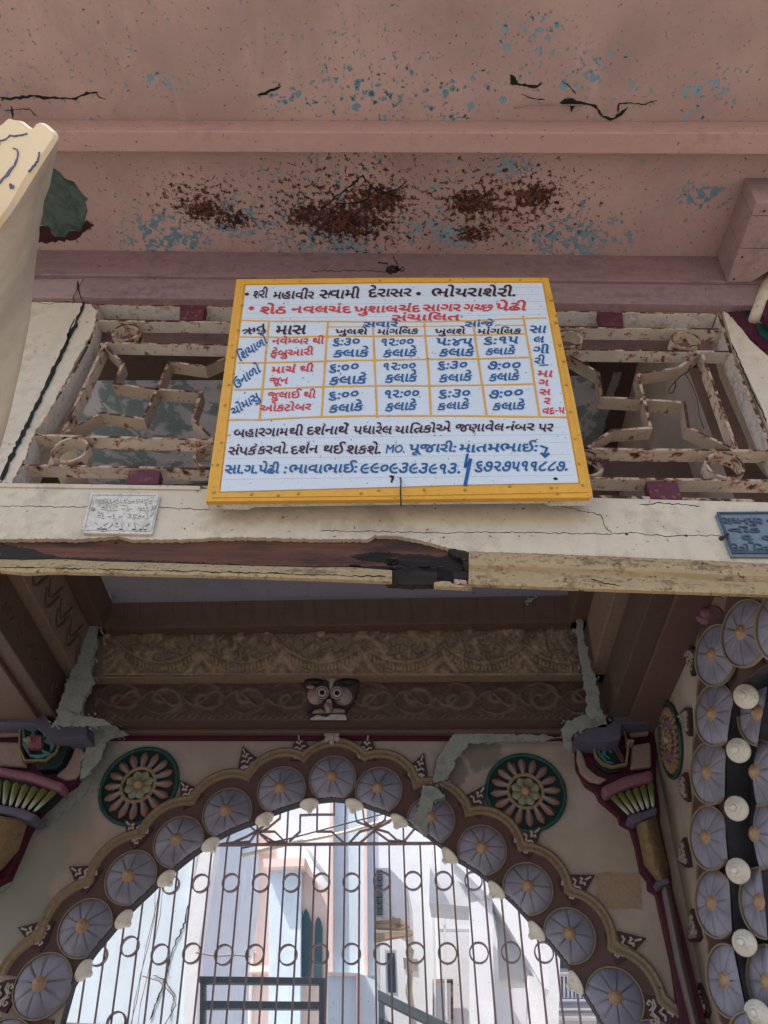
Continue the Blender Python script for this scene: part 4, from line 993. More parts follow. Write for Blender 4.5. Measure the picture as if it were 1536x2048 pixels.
# scalloped bands
def band(k0, k1, prof, name, mat, par=arch, T_=None):
    rows = []
    for a in angs:
        r0 = r_open(a) if k0 is None else max(r_union(a, k0), r_open(a)); r1 = max(r_union(a, k1), r0+.002); dx, dy = math.cos(a), math.sin(a)
        rows.append([WP.at(Ou[0]+dx*(r0+(r1-r0)*f), Ou[1]+dy*(r0+(r1-r0)*f), o) for f, o in prof])
    b = Buf(); grid(rows, b); return b.go(name, M[mat], par, smooth=False)
band(None, 1.42, [(0, .004), (.5, .005), (1, .006)], 'brown_band', 'brownband')
band(1.42, 1.84, [(0, .004), (.02, .016), (.2, .022), (.5, .018), (.75, .022), (.97, .014), (1, -.002)], 'carved_band', 'tanband')
def tint(o, fn):
    me = o.data; ca = me.color_attributes.new('tint', 'FLOAT_COLOR', 'POINT')
    for i, v in enumerate(me.vertices): ca.data[i].color = (*fn(i), 1)
# shells
def shell(PL, u, v, R, rlim, par, off=.006, boss=1.0, ecc=1.0, seg=96, nr=9, dome=.028, ph=0):
    V = []; Fc = []; NRr = 9
    for i in range(NRr+1):
        f = i/NRr
        for j in range(seg):
            th = 2*math.pi*j/seg; Rm = min(R, rlim(th)); r = f*Rm
            pl8 = abs(math.sin(th*nr/2+ph)); groove = 1-max(0, 1-pl8*3.2)
            q = r/R; h = dome*(1-q**2.2)*(.72+.28*groove)+.004*groove
            if i == NRr: h = .0
            V.append(PL.at(u+r*math.cos(th), v+r*math.sin(th)*ecc, off+h))
    for i in range(NRr):
        for j in range(seg):
            Fc.append((i*seg+j, i*seg+(j+1) % seg, (i+1)*seg+(j+1) % seg, (i+1)*seg+j))
    o = mesh('scallop_shell', V, Fc, M['shellb'], par, smooth=True)
    tone_ = random.uniform(0, .22); blot_ = random.uniform(0, 50)
    GR = [tone_+max(0, 1-abs(math.sin(2*math.pi*j/seg*nr/2+ph))*4.5)*(.5+.5*math.sin(j*.7+ph*9)**2) for j in range(seg)]
    tint(o, lambda i: (min(1, GR[i % seg]*(.35+.65*(1-(i//seg)/NRr))+max(0, .35*math.sin((i % seg)*.13+blot_)*math.sin((i//seg)*.5+blot_))),)*3)
    # rim
    bb = Buf(); run = []
    runs = []
    for j in range(seg+1):
        th = 2*math.pi*j/seg
        if rlim(th) > R*1.01: run.append((u+R*1.0*math.cos(th), v+R*1.0*math.sin(th)*ecc))
        else:
            if len(run) > 2: runs.append(run)
            run = []
    if len(run) > 2: runs.append(run)
    for r_ in runs: stroke(PL, r_, .004, off+.008, .008, bb, px=False)
    if runs: bb.go('rim', M['shelltrim'], o)
    if boss:
        bb = Buf(); k = R/.09; hk = boss
        lathe(PL.at(u, v, off+dome*.8), PL.n, [(.020*k, 0), (.024*k, .005*hk), (.021*k, .011*hk), (.016*k, .012*hk), (.016*k, .017*hk), (.012*k, .020*hk), (.009*k, .020*hk), (.008*k, .025*hk), (.001, .027*hk)], bb, 18)
        bb.go('boss', M['boss'], o, smooth=True)
    return o
def rl(Ou, r_open, u, v, sign=1):
    def f(th):
        # distance along th from (u,v) until the opening is reached
        dx, dy = math.cos(th), math.sin(th); s = 0
        for k in range(40):
            s = .15*(k+1)/40; x, y = u+dx*s-Ou[0], v+dy*s-Ou[1]
            a = math.atan2(y, x)
            if a < op[0][0] or a > op[-1][0]: continue
            if math.hypot(x, y) < r_open(a)+.002: return max(.004, s-.003)
        return 9
    return f
for k, ((u, v), r) in enumerate(zip(cen, rads)):
    fl = rl(Ou, r_open, u, v); cache = {}
    def lim(th, fl=fl, cache=cache):
        kx = round(th % (2*math.pi), 4)
        if kx not in cache: cache[kx] = fl(th)
        return cache[kx]
    shell(WP, u, v, r*.985, lim, arch, .006, ph=k*.4+math.pi/2, nr=(8, 9, 10, 9)[k % 4])
# knobs hanging in the arch
def knob(c, ax, k, par, seg=20):
    b = Buf(); lathe(c, ax, [(.012*k, -.004), (.030*k, 0), (.031*k, .004*k), (.027*k, .010*k), (.017*k, .016*k), (.016*k, .019*k), (.012*k, .022*k), (.009*k, .0225*k), (.0095*k, .028*k), (.007*k, .032*k), (.001, .034*k)], b, seg)
    return b.go('knob', M['knob'], par, smooth=True)
for px, py in ((97, 2075), (165, 1938), (248, 1837), (333, 1756), (422, 1690), (528, 1636), (618, 1612), (708, 1608), (797, 1643), (900, 1708), (995, 1775), (1075, 1858), (1155, 1962), (1222, 2080)):
    a, r = pol(px, py); ro = r_open(a); e = .03
    t0 = Vector((Ou[0]+math.cos(a-e)*r_open(a-e), Ou[1]+math.sin(a-e)*r_open(a-e))); t1 = Vector((Ou[0]+math.cos(a+e)*r_open(a+e), Ou[1]+math.sin(a+e)*r_open(a+e)))
    tg = (t1-t0).normalized(); nn = Vector((-tg.y, tg.x)); 
    if nn.dot(Vector((-math.cos(a), -math.sin(a)))) < 0: nn = -nn
    c = WP.at(Ou[0]+math.cos(a)*ro, Ou[1]+math.sin(a)*ro, -.012); ax = WP.ux*nn.x+WP.uz*nn.y
    knob(c, (ax*1.0+WP.n*.12).normalized(), 1.08, arch)
# leaf finials
def leaf(PL, px, py, s, ang, par, flip=1):
    u, v = PL.uv(px, py); ca, sa = math.cos(ang), math.sin(ang)
    tr = lambda x, y: (u+s*(x*ca-y*sa), v+s*(x*sa+y*ca))
    pts = [(-.42, -.45), (-.1, -.52), (.42, -.45), (.36, -.1), (.12, .35), (0, .6), (-.12, .35), (-.36, -.1)]
    f_ = [PL.at(*tr(x, y), .012) for x, y in pts]; V, Fc = prism_pts(f_, [p-PL.n*.014 for p in f_])
    o = mesh('leaf_finial', V, Fc, M['leafdk'], par, bevel=.001)
    b = Buf()
    for y in (-.28, -.08, .12): 
        w_ = .30-(y+.3)*.42
        for sg_ in (-1, 1): stroke(PL, [tr(0, y-.06), tr(sg_*w_*.5, y+.07), tr(sg_*w_, y+.04)], s*.05, .017, .006, b, px=False)
    for sg_ in (-1, 1):
        stroke(PL, [tr(sg_*.04, -.40), tr(sg_*.10, -.30), tr(sg_*.22, -.28), tr(sg_*.27, -.36), tr(sg_*.20, -.42), tr(sg_*.16, -.36)], s*.04, .017, .006, b, px=False)
    stroke(PL, [tr(0, .25), tr(0, .45)], s*.05, .017, .006, b, px=False)
    b.go('carved_vein', M['vein'], o, kind='stuff')
    return o
for px, py in ((377, 1587), (272, 1663), (168, 1752), (72, 1867), (495, 1522), (601, 1496), (734, 1498), (838, 1538), (953, 1601), (1058, 1679), (1155, 1771), (1251, 1889), (1328, 2026), (-2, 1990)):
    a, r = pol(px, py); leaf(WP, px, py, .105 if py > 1600 else .098, a-math.pi/2, arch)
# top flower at the crown
b = Buf(); u, v = WP.uv(666, 1480)
for a in range(6):
    an = a*math.pi/3+.5; stroke(WP, [(u+.006*math.cos(an), v+.006*math.sin(an)), (u+.02*math.cos(an), v+.02*math.sin(an)), (u+.03*math.cos(an+.2), v+.03*math.sin(an+.2))], .014, .03, .03, b, px=False, taper=[.8, 1.2, .7])
lathe(WP.at(u, v, .028), WP.n, [(.008, 0), (.006, .006), (.001, .007)], b, 8)
b.go('crown_flower', M['vein'], arch)
plate('repair_patch', WP, [(1192, 1750), (1215, 1744), (1278, 1748), (1284, 1818), (1208, 1816), (1194, 1800)], .001, .004, paint('rough_bare_plaster_patch', lin((150, 128, 106)), .16, .4, sc=30, bump=1), arch, jag=2)
# maroon line
def _unused():
    pass
# ---------------- rosettes
def tint_old(o, fn):
    me = o.data; ca = me.color_attributes.new('tint', 'FLOAT_COLOR', 'POINT')
    for i, v in enumerate(me.vertices): ca.data[i].color = (*fn(i), 1)
PETC = (lin((138, 128, 130)), lin((122, 80, 52)))
def petal(PL, u, v, an, r0, r1, w_, off, par, cols=PETC, pm=None, hgt=.010):
    ca, sa = math.cos(an), math.sin(an)
    prof = [(0, .42), (.2, .62), (.45, .9), (.68, 1), (.86, .62), (1, .0)]
    V = []; C = []
    for f, wf in prof:
        for s_, h in ((-1, 0), (-.5, .75), (0, 1), (.5, .75), (1, 0)):
            x = r0+(r1-r0)*f; y = s_*wf*w_/2
            hh = off+h*hgt*(1-.5*f) if f < 1 else off
            V.append(PL.at(u+x*ca-y*sa, v+x*sa+y*ca, hh)); C.append(tuple(cols[0][i]*(1-f)**1.2+cols[1][i]*(1-(1-f)**1.2) for i in range(3)))
    Fc = [(i*5+j, i*5+j+1, (i+1)*5+j+1, (i+1)*5+j) for i in range(5) for j in range(4)]
    o = mesh('petal', V, Fc, M['petal'], par, smooth=True); tint(o, lambda i: C[i])
def disc(PL, u, v, r0, r1, o0, o1, name, mat, par, seg=48):
    V = []; Fc = []
    for r, o in ((r0, o0), (r1, o1)):
        for j in range(seg): V.append(PL.at(u+r*math.cos(2*math.pi*j/seg), v+r*math.sin(2*math.pi*j/seg), o))
    if r0 < 1e-4: 
        V = V[seg:]; Fc = [tuple(range(seg))]
    else: Fc = [(j, (j+1) % seg, seg+(j+1) % seg, seg+j) for j in range(seg)]
    return mesh(name, V, Fc, mat, par)
def ringtube(PL, u, v, r, t, off, name, mat, par, seg=48):
    b = Buf(); tube([PL.at(u+r*math.cos(2*math.pi*j/seg), v+r*math.sin(2*math.pi*j/seg), off) for j in range(seg)], t, b, 8, closed=True)
    return b.go(name, mat, par, smooth=True)
def rosette(PL, px, py, R, par, n=16, two=False, base=.002):
    u, v = PL.uv(px, py)
    root = disc(PL, u, v, 0, R, 0, base+.002, 'rosette', M['tealdk'], par)
    ringtube(PL, u, v, R*.97, R*.055, base+.004, 'rim', M['teal'], root)
    if two:
        for k in range(26): petal(PL, u, v, 2*math.pi*k/26, R*.66, R*.90, R*.16, base+.005, root, (lin((128, 108, 84)), lin((126, 86, 62))))
        ringtube(PL, u, v, R*.62, R*.04, base+.006, 'inner_ring', M['gold'], root)
        for k in range(18): petal(PL, u, v, 2*math.pi*k/18, R*.36, R*.58, R*.15, base+.006, root, (lin((92, 68, 82)), lin((112, 78, 94))))
    else:
        for k in range(n): petal(PL, u, v, 2*math.pi*(k+.15)/n, R*.44, R*.89, R*.20, base+.005, root, hgt=.016)
    r2 = R*.33 if two else R*.43
    ringtube(PL, u, v, r2, R*.05, base+.010, 'inner_ring', M['gold'], root)
    d2 = disc(PL, u, v, 0, r2*.93, 0, base+.006, 'inner_disc', M['tealdk'], root)
    for k in range(8): petal(PL, u, v, 2*math.pi*(k+.5)/8, R*.10, r2*.88, r2*.52, base+.007, root, (lin((96, 90, 60)), lin((136, 142, 118))), hgt=.006)
    b = Buf(); lathe(PL.at(u, v, base+.008), PL.n, [(R*.12, 0), (R*.11, .008), (R*.06, .014), (.001, .015)], b, 16); b.go('centre', M['boss'], root, smooth=True)
    return root
rosette(WP, 279, 1572, mrad(279, 1572, 77), arch)
rosette(WP, 1051, 1585, mrad(1051, 1585, 80), arch)

# =================================================================== ENTABLATURE
EW = [.20, .15, .10, .04]      # projection of the four bands in front of the wall
def zW(py, off, px=668): return WP.hit(px, py, off).z
z_led = zW(1200, .20)
zs = [(zW(1250, .20), zW(1198, .20)), (zW(1352, .15), zW(1250, .20)), (zW(1440, .10), zW(1352, .15)), (zW(1464, .04), zW(1440, .10))]
cl2 = WP.inv(WP.hit(160, 1340, .12))[0]; cr2 = WP.inv(WP.hit(1190, 1340, .12))[0]
ent = thing('cornice', 'dark brown carved cornice over the arch with garlands, scrolls and a painted face', 'cornice', WP.hit(668, 1460, .1))
names = ['plain_band', 'garland_band', 'scroll_band', 'lower_band']; mats_ = ['brown1', 'brown2', 'brown3', 'brown4']
for (z0, z1), e, nm, mt in zip(zs, EW, names, mats_):
    b = Buf()
    b.hexa([WP.at(cl-.05, z0-WP.o.z, e), WP.at(cr+.1, z0-WP.o.z, e), WP.at(cr+.1, z0-WP.o.z, -.01), WP.at(cl-.05, z0-WP.o.z, -.01)], [WP.at(cl-.05, z1-WP.o.z, e), WP.at(cr+.1, z1-WP.o.z, e), WP.at(cr+.1, z1-WP.o.z, -.01), WP.at(cl-.05, z1-WP.o.z, -.01)])
    b.go(nm, M[mt], ent, bevel=.004)
b = Buf(); z0, z1 = zs[0][1]+.001, CAM.z+(SLAB_Z-CAM.z)+.05
b.hexa([WP.at(cl-.05, z0-WP.o.z, .17), WP.at(cr+.1, z0-WP.o.z, .17), WP.at(cr+.1, z0-WP.o.z, 0), WP.at(cl-.05, z0-WP.o.z, 0)], [WP.at(cl-.05, z1-WP.o.z, .17), WP.at(cr+.1, z1-WP.o.z, .17), WP.at(cr+.1, z1-WP.o.z, 0), WP.at(cl-.05, z1-WP.o.z, 0)])
b.go('upper_band', M['greyplaster'], ent)
plate('maroon_trim', WP, [(210, 1467), (668, 1465), (1300, 1467), (1300, 1479), (668, 1479), (210, 1479)], .012, .016, M['maroon'], ent)
# carved bands as displaced surfaces
from mathutils import noise as mnoise
def fbm(x, y, sc, o=4): return sum(mnoise.noise(Vector((x*sc*2**k, y*sc*2**k, 3.3+k)))/2**k for k in range(o))
def carve(x0, x1, y0, y1, nx, ny, off, fn, name, mat, par):
    rows = []; G = []
    for j in range(ny+1):
        y = y0+(y1-y0)*j/ny; r = []
        for i in range(nx+1):
            x = x0+(x1-x0)*i/nx; h, g = fn(x, y); r.append(WP.hit(x, y, off+h)); G.append(g)
        rows.append(r)
    b = Buf(); grid(rows, b); o = b.go(name, M[mat], par, smooth=True); tint(o, lambda i: (G[i],)*3)
def garl(x, y):
    f = ((x-240)/162) % 1; arc = 1300+36*math.sin(math.pi*f)**.8; d = y-arc
    h = 0; br = .6+.4*fbm(x, y, .02, 2)
    if abs(d) < 7: h += .009*(1-(d/7)**2)*(.55+.45*math.cos(f*2*math.pi*21))
    for dd, hh in ((-13, .004), (10, .004), (17, .003)):
        if abs(d-dd) < 3.2: h += hh*(1-((d-dd)/3.2)**2)
    tri = abs(((x-240)/162+.5) % 1-.5)*162
    if y > 1345-(34-tri)*1.5 and tri < 34: h = .004+.003*math.cos((34-tri)*.25+(y-1320)*.2)
    if y > 1346 or y < 1256: h = .010
    up = 1 if y < arc-16 else 0
    n1 = fbm(x, y, .045, 4)
    h += .010*n1*(1 if up else .35) + .004*fbm(x, y, .15, 3)
    g = max(0, min(1, .6-h*95))
    return h*br*1.5+.002, g
def scrl(x, y):
    k = math.floor((x-200)/84); cx = 200+84*k+42; sg_ = 1 if k % 2 else -1
    dx, dy = (x-cx)/40, (y-1396)/30*sg_; r = math.hypot(dx, dy); th = math.atan2(dy, dx)
    h = 0
    if r < 1.1: h = .005*max(0, math.cos(th-r*7.5))**1.5*(1-r*.35)
    w_ = 1396+sg_*14*math.sin((x-cx)/84*math.pi*2); 
    if abs(y-w_) < 4: h = max(h, .004*(1-((y-w_)/4)**2))
    if 1428 < y < 1437: h = .0035*max(0, math.cos((x+y)*.42))
    if y < 1360: h = .006
    h += .0022*fbm(x, y, .07, 4)
    return h*1.5+.001, max(0, min(1, .55-h*150))
carve(206, 1165, 1253, 1350, 520, 54, .15, garl, 'garland_relief', 'carv2', ent)
carve(190, 1188, 1355, 1438, 560, 48, .10, scrl, 'scroll_relief', 'carv3', ent)
b = Buf()
for i in range(30): stroke(WP.shift(.20), [(215+32*i+random.uniform(-5, 5), 1204), (216+32*i, 1240)], .0025, .002, .004, b)
b.go('flute_relief', M['brown1'], ent, kind='stuff')
# face mask
FCP = WP.shift(.10)
fp = lambda x, y: (560+x/6.98, 1320+y/6.98)
face = plate('face_mask', FCP, [fp(*p) for p in ((350, 225), (480, 215), (620, 230), (700, 212), (780, 228), (900, 215), (1085, 232), (1100, 290), (1075, 440), (1010, 600), (925, 690), (915, 740), (938, 820), (660, 818), (402, 822), (440, 740), (455, 690), (385, 600), (355, 440), (322, 400))], .022, .03, M['leafdk'], ent, bevel=.002)
def ell(PL, cx, cy, rx, ry, off, dome, name, mat, par, seg=24):
    V = []; Fc = []
    for i in range(4):
        f = 1-i/3.2
        for j in range(seg):
            a = 2*math.pi*j/seg; V.append(PL.hit(*fp(cx+rx*f*math.cos(a), cy+ry*f*math.sin(a)), off+dome*(1-f*f)))
    for i in range(3):
        for j in range(seg): Fc.append((i*seg+j, i*seg+(j+1) % seg, (i+1)*seg+(j+1) % seg, (i+1)*seg+j))
    Fc.append(tuple(range(3*seg, 4*seg)))
    return mesh(name, V, Fc, mat, par, smooth=True)
ell(FCP, 505, 500, 125, 125, .0225, .016, 'cheek', M['skin'], face); ell(FCP, 880, 510, 128, 128, .0225, .016, 'cheek', M['skin'], face)
ell(FCP, 470, 290, 130, 70, .024, .014, 'brow', M['facegr'], face); ell(FCP, 950, 290, 140, 72, .024, .014, 'brow', M['facegr'], face)
ell(FCP, 425, 375, 55, 28, .038, .008, 'eyelid', M['skin'], face)
for cx, cy in ((588, 455), (795, 460)):
    for r, mt, h in ((104, 'leafdk', .036), (94, 'skin', .038), (72, 'leafdk', .042), (62, 'white', .045), (34, 'black', .05)):
        ell(FCP, cx, cy, r, r, h, .002, 'eye_ring', M[mt], face)
ell(FCP, 675, 660, 72, 78, .034, .03, 'nose', M['skin'], face)
plate('nose_bridge', FCP, [fp(*p) for p in ((655, 540), (715, 540), (735, 660), (620, 660))], .045, .02, M['skin'], face, bevel=.003)
plate('lower_face', FCP, [fp(*p) for p in ((470, 700), (600, 640), (660, 700), (740, 650), (900, 690), (905, 730), (450, 735))], .030, .01, M['skin'], face, bevel=.002)
plate('teeth', FCP, [fp(*p) for p in ((410, 820), (520, 760), (640, 795), (720, 752), (915, 760), (930, 822))], .034, .012, M['white'], face, bevel=.002)
b = Buf(); stroke(FCP, [fp(*p) for p in ((405, 805), (500, 745), (600, 728), (655, 775), (730, 722), (830, 728), (930, 735))], .007, .045, .012, b); b.go('moustache', M['facegr'], face)
plate('crest', FCP, [fp(*p) for p in ((625, 232), (680, 260), (710, 215), (745, 258), (805, 232), (750, 290), (725, 400), (690, 430), (690, 300))], .036, .014, M['skin'], face, bevel=.001)

# lateral cornices (left and right)
def lateral(PLc, sign, nm, lab, xpx, VPx):
    dd = cdir((VPx-768)/F, (1024-2413)/F, 1); dd.z = 0; dd.normalize()
    c = thing(nm, lab, 'cornice', WP.hit(xpx, 1440, .1))
    nrm = Vector((dd.y, -dd.x, 0))*sign      # pointing into the porch
    base = WP.hit(xpx, 1340, .12); base = base - nrm*.12
    for (z0, z1), e, n2, mt in zip(zs, [.20, .145, .10, .04], names, ['brown1', 'brown2', 'brown3', 'brown4']):
        b = Buf(); L = .80
        def pt(s, o, z): p = base - dd*s + nrm*o; return Vector((p.x, p.y, z))
        b.hexa([pt(-.2, e, z0), pt(L, e, z0), pt(L, -.28, z0), pt(-.2, -.28, z0)], [pt(-.2, e, z1), pt(L, e, z1), pt(L, -.28, z1), pt(-.2, -.28, z1)])
        b.go(n2, M[mt], c, bevel=.004)
    PLx = Plane(base, nrm, dd)
    b = Buf()
    zm = (zs[2][0]+zs[2][1])/2-base.z; zg = (zs[1][0]+zs[1][1])/2-base.z
    for k in range(9):
        s0 = -.1-.12*k; pts = [( s0+.045*(1-i/15)*math.cos(i*.5), zm+.04*(1-i/15)*math.sin(i*.5)*(1 if k % 2 else -1)) for i in range(14)]
        stroke(PLx, pts, .006, .105, .008, b, px=False)
        stroke(PLx, [(s0-.04+.02*j, zg-.02+.05*math.cos((j-2)*.8)*(-1)) for j in range(6)], .008, .15, .008, b, px=False)
        stroke(PLx, [(s0-.04+.02*j, zg+.02+.05*math.cos((j-2)*.8)*(-1)) for j in range(6)], .005, .15, .008, b, px=False)
    b.go('carved_relief', M['brown3'], c, kind='stuff')
    return c, base, nrm, dd
latL = lateral(LP, 1, 'side_cornice', 'carved brown side cornice running towards the viewer at the left of the porch', 158, 749)
latR = lateral(RP, -1, 'side_cornice', 'carved brown side cornice over the shell arch at the right of the porch', 1192, 877)

# =================================================================== RIGHT WALL with its own arch
Rd_o = (1640, 1990)
rw = thing('side_arch_wall', 'right hand porch wall with lavender shells and white knobs round its arch', 'wall', RP.hit(1400, 2000))
rshell = [(1437, 1312, .092), (1496, 1268, .092), (1436, 1430, .092), (1426, 1546, .092), (1424, 1676, .092), (1436, 1808, .092), (1462, 1962, .092), (1510, 2110, .095), (1575, 1250, .095)]
ropen = [(1700, 1262), (1600, 1295), (1536, 1330), (1502, 1356), (1480, 1385), (1470, 1418), (1462, 1470), (1457, 1530), (1456, 1590), (1458, 1672), (1464, 1740), (1468, 1810), (1472, 1890), (1488, 1970), (1505, 2048), (1560, 2140), (1600, 2230)]
uR_ = [RP.uv(*p) for p in ropen]
# plate: wall face left of the opening polyline, in uv; build as strip to left bound
def rface(off, curve, name, mat, xl_pts):
    rows = [[RP.at(a[0], a[1], off), RP.at(b_[0], b_[1], off)] for a, b_ in zip(curve, xl_pts)]
    b = Buf(); grid(rows, b); return b.go(name, mat, rw)
corner_u = RP.inv(WP.hit(1297, 1440))[0]; corner_u += .08*(1 if corner_u > uR_[8][0] else -1)
ztr = ztop+WP.o.z-RP.o.z
nR = len(uR_)
cv = [p for p in uR_ if RP.at(*p).y > 1.43]
def clipY(curve, PL_=RP):
    return [p for p in curve if PL_.at(*p).y > 1.43]
f0, f1 = 0.0, 3.0
sgn_ = 1 if RP.at(1, 0).y > RP.at(0, 0).y else -1
uEnd = (1.43-RP.o.y)/RP.ux.y
poly = [(corner_u, .15-RP.o.z), (corner_u, ztr), (uEnd, ztr), (uEnd, cv[0][1]+(0.0))]+cv+[(cv[-1][0], .15-RP.o.z)]
mesh('plaster_face', [RP.at(u_, v_, -.001) for u_, v_ in poly], [tuple(range(len(poly)))], M['plaster'], rw)
# recessed black plate with knobs, ending at the rear opening
rear = [(1760, 1300), (1660, 1340), (1580, 1375), (1545, 1392), (1528, 1410), (1522, 1440), (1520, 1480), (1518, 1540), (1516, 1600), (1518, 1672), (1522, 1740), (1529, 1810), (1538, 1890), (1552, 1970), (1570, 2048), (1600, 2140), (1640, 2230)]
RB = RP.shift(-.05)
rv = [RB.uv(*p) for p in rear]
b = Buf(); grid([[RP.at(a[0], a[1], .004), RP.at(a[0], a[1], -.055), ] for a in uR_], b)
grid([[RB.at(a[0], a[1], -.004), RB.at(c[0], c[1], 0), RB.at(c[0], c[1], -.12)] for a, c in list(zip([RB.inv(RP.at(a[0], a[1], -.05)) for a in uR_], rv))[len(uR_)-len(cv):]], b)
b.go('arch_soffit', M['intrados'], rw)
def dist_poly(curve, u, v, right=True):
    def f(th):
        dx, dy = math.cos(th), math.sin(th); best = 9
        for (a, b_), (c, d_) in zip(curve, curve[1:]):
            ex, ey = c-a, d_-b_; den = dx*ey-dy*ex
            if abs(den) < 1e-9: continue
            t = ((a-u)*ey-(b_-v)*ex)/den; s = ((a-u)*dy-(b_-v)*dx)/den
            if t > 0 and 0 <= s <= 1: best = min(best, t)
        return best
    return f
# brown band and tan band behind the shells
cO = ((1.62-RP.o.y)/RP.ux.y, 1.98-RP.o.z); uR_ = cv; nR = len(cv)
def rband(k, off, th, name, mat):
    rows = []
    cen_ = [RP.uv(x, y) for x, y, r in rshell]
    for i in range(200):
        f = i/199*(nR-1); j = min(nR-2, int(f)); g = f-j
        a = (lerp(uR_[j][0], uR_[j+1][0], g), lerp(uR_[j][1], uR_[j+1][1], g))
        n_ = Vector((a[0]-cO[0], a[1]-cO[1])).normalized()
        best = .02
        for (cu_, cv_), (_, _, r) in zip(cen_, rshell):
            R = r*k; cx, cy = cu_-a[0], cv_-a[1]; t = cx*n_.x+cy*n_.y; h2 = R*R-(cx*cx+cy*cy-t*t)
            if h2 > 0: best = max(best, t+math.sqrt(h2))
        rows.append([RP.at(a[0], a[1], off), RP.at(a[0]+n_.x*best, a[1]+n_.y*best, off), RP.at(a[0]+n_.x*best, a[1]+n_.y*best, off-th)])
    b = Buf(); grid(rows, b); b.go(name, M[mat], rw)
rband(1.75, .004, .005, 'carved_band', 'tanband'); rband(1.45, .009, .005, 'brown_band', 'brownband')
nS = (Matrix.Rotation(math.radians(21), 3, 'Z') @ RP.n)
if nS.y > RP.n.y: nS = (Matrix.Rotation(math.radians(-21), 3, 'Z') @ RP.n)
def splay(x, y, off, curve, R, ph, dome, nr):
    o = RP.hit(x, y, off); PLs = Plane(o, nS)
    shell(PLs, 0, 0, R, dist_poly([PLs.uv(*p) for p in curve], 0, 0), rw, .004, nr=nr, ph=ph, dome=dome, boss=.6)
for i, (x, y, r) in enumerate(rshell): splay(x, y, .028, [(p[0]-4, p[1]) for p in ropen], r*.86, i*.7, .014, 10)
for i, (x, y) in enumerate(((1526, 1428), (1522, 1546), (1522, 1670), (1531, 1806), (1546, 1965), (1566, 2110))): splay(x, y, -.045, [(p[0]+3, p[1]) for p in rear], .078, i*.5+.4, .014, 9)
for px, py in ((1490, 1393), (1475, 1501), (1471, 1617), (1474, 1742), (1487, 1886), (1512, 2028)):
    kc_ = RP.hit(px+3, py, .004); knob(kc_, (nS+(CAM-kc_).normalized()*1.4).normalized(), .98, rw)
uu, vv = RP.uv(1343, 1480)
uu = 0
rosette(RP, 1343, 1480, .118, rw, two=True)
for px, py, a in ((1385, 1312, .5), (1375, 1438, .9), (1371, 1575, 1.2), (1372, 1712, 1.5), (1392, 1862, 1.8), (1409, 2016, 2.0)):
    leaf(RP, px, py, .10, a, rw)
b = Buf(); 
for a in range(7):
    an = a*.9; c = RP.hit(1400, 1216, .02); lathe(c+RP.ux*.025*math.cos(an)+RP.uz*.035*math.sin(an), RP.n, [(.016, -.02), (.014, .004), (.004, .01)], b, 8)
b.go('pink_leaf_boss', M['mauve'], rw, smooth=True)
# maroon edge under right cornice
stb = Buf(); stroke(RP, [(1297, 1425), (1320, 1372), (1350, 1300), (1390, 1200), (1430, 1110)], .016, .02, .02, stb); stb.go('maroon_trim', M['maroon'], rw)

# left wall
lw = thing('side_wall', 'plain pale wall above the capital at the left of the porch', 'wall', LP.hit(10, 1440))
b = Buf(); lu = LP.inv(WP.hit(10, 1440))[0]
b.add([LP.at(lu+.02, .15-LP.o.z+1.5, 0), LP.at(lu-.0+1.3, .15-LP.o.z+1.5, 0), LP.at(lu+1.3, 1.6, 0), LP.at(lu+.02, 1.6, 0)], [(0, 1, 2, 3)])
b.go('plaster_face', M['greyplaster'], lw)
# the white wall patch beyond the side cornice
WL = WP.shift(.06)
plate('white_patch', WL, [(-80, 1290), (-20, 1310), (6, 1318), (12, 1325), (22, 1330), (40, 1352), (52, 1372), (66, 1390), (78, 1412), (-80, 1412)], 0, .02, M['whitewall'], lw, jag=2)

# =================================================================== PORCH CEILING seen through the grille
CZ = SLAB_Z+.06
pc = thing('porch_ceiling', 'peeling teal and white porch ceiling with brown beams behind the grille', 'ceiling', (0, 2, CZ))
b = Buf(); b.box((-1.5, 1.5, CZ), (1.6, 2.9, CZ+.1)); b.go('ceiling_panel', M['peelteal'], pc)
CPn = Plane((0, 2, CZ), (0, 0, -1), (1, 0, 0))
def cbox(name, pts, off, th, mat, **k): return plate(name, CPn, pts, off, th, M[mat], pc, **k)
cbox('cross_beam', [(170, 690), (800, 690), (1180, 700), (1180, 752), (800, 760), (180, 762)], .06, .06, 'brown1', bevel=.004)
cbox('wall_plate', [(-60, 590), (1480, 590), (1480, 688), (-60, 676)], .09, .09, 'greyplaster')
cbox('dark_bay', [(1165, 700), (1520, 700), (1600, 1010), (1150, 1010), (1215, 860)], .03, .03, 'brown3')
cbox('slanted_beam', [(1340, 735), (1420, 735), (1400, 1000), (1300, 1000)], .055, .03, 'brown4')
for pts in ([(1228, 745), (1244, 745), (1200, 880), (1172, 905), (1160, 895), (1190, 860)], [(1300, 760), (1314, 760), (1262, 900), (1225, 1010), (1212, 1005), (1250, 880)]):
    cbox('cement_seam', pts, .036, .006, 'cement', jag=2)
cbox('inner_board', [(1446, 700), (1462, 700), (1560, 960), (1535, 960)], .10, .02, 'greyplaster')

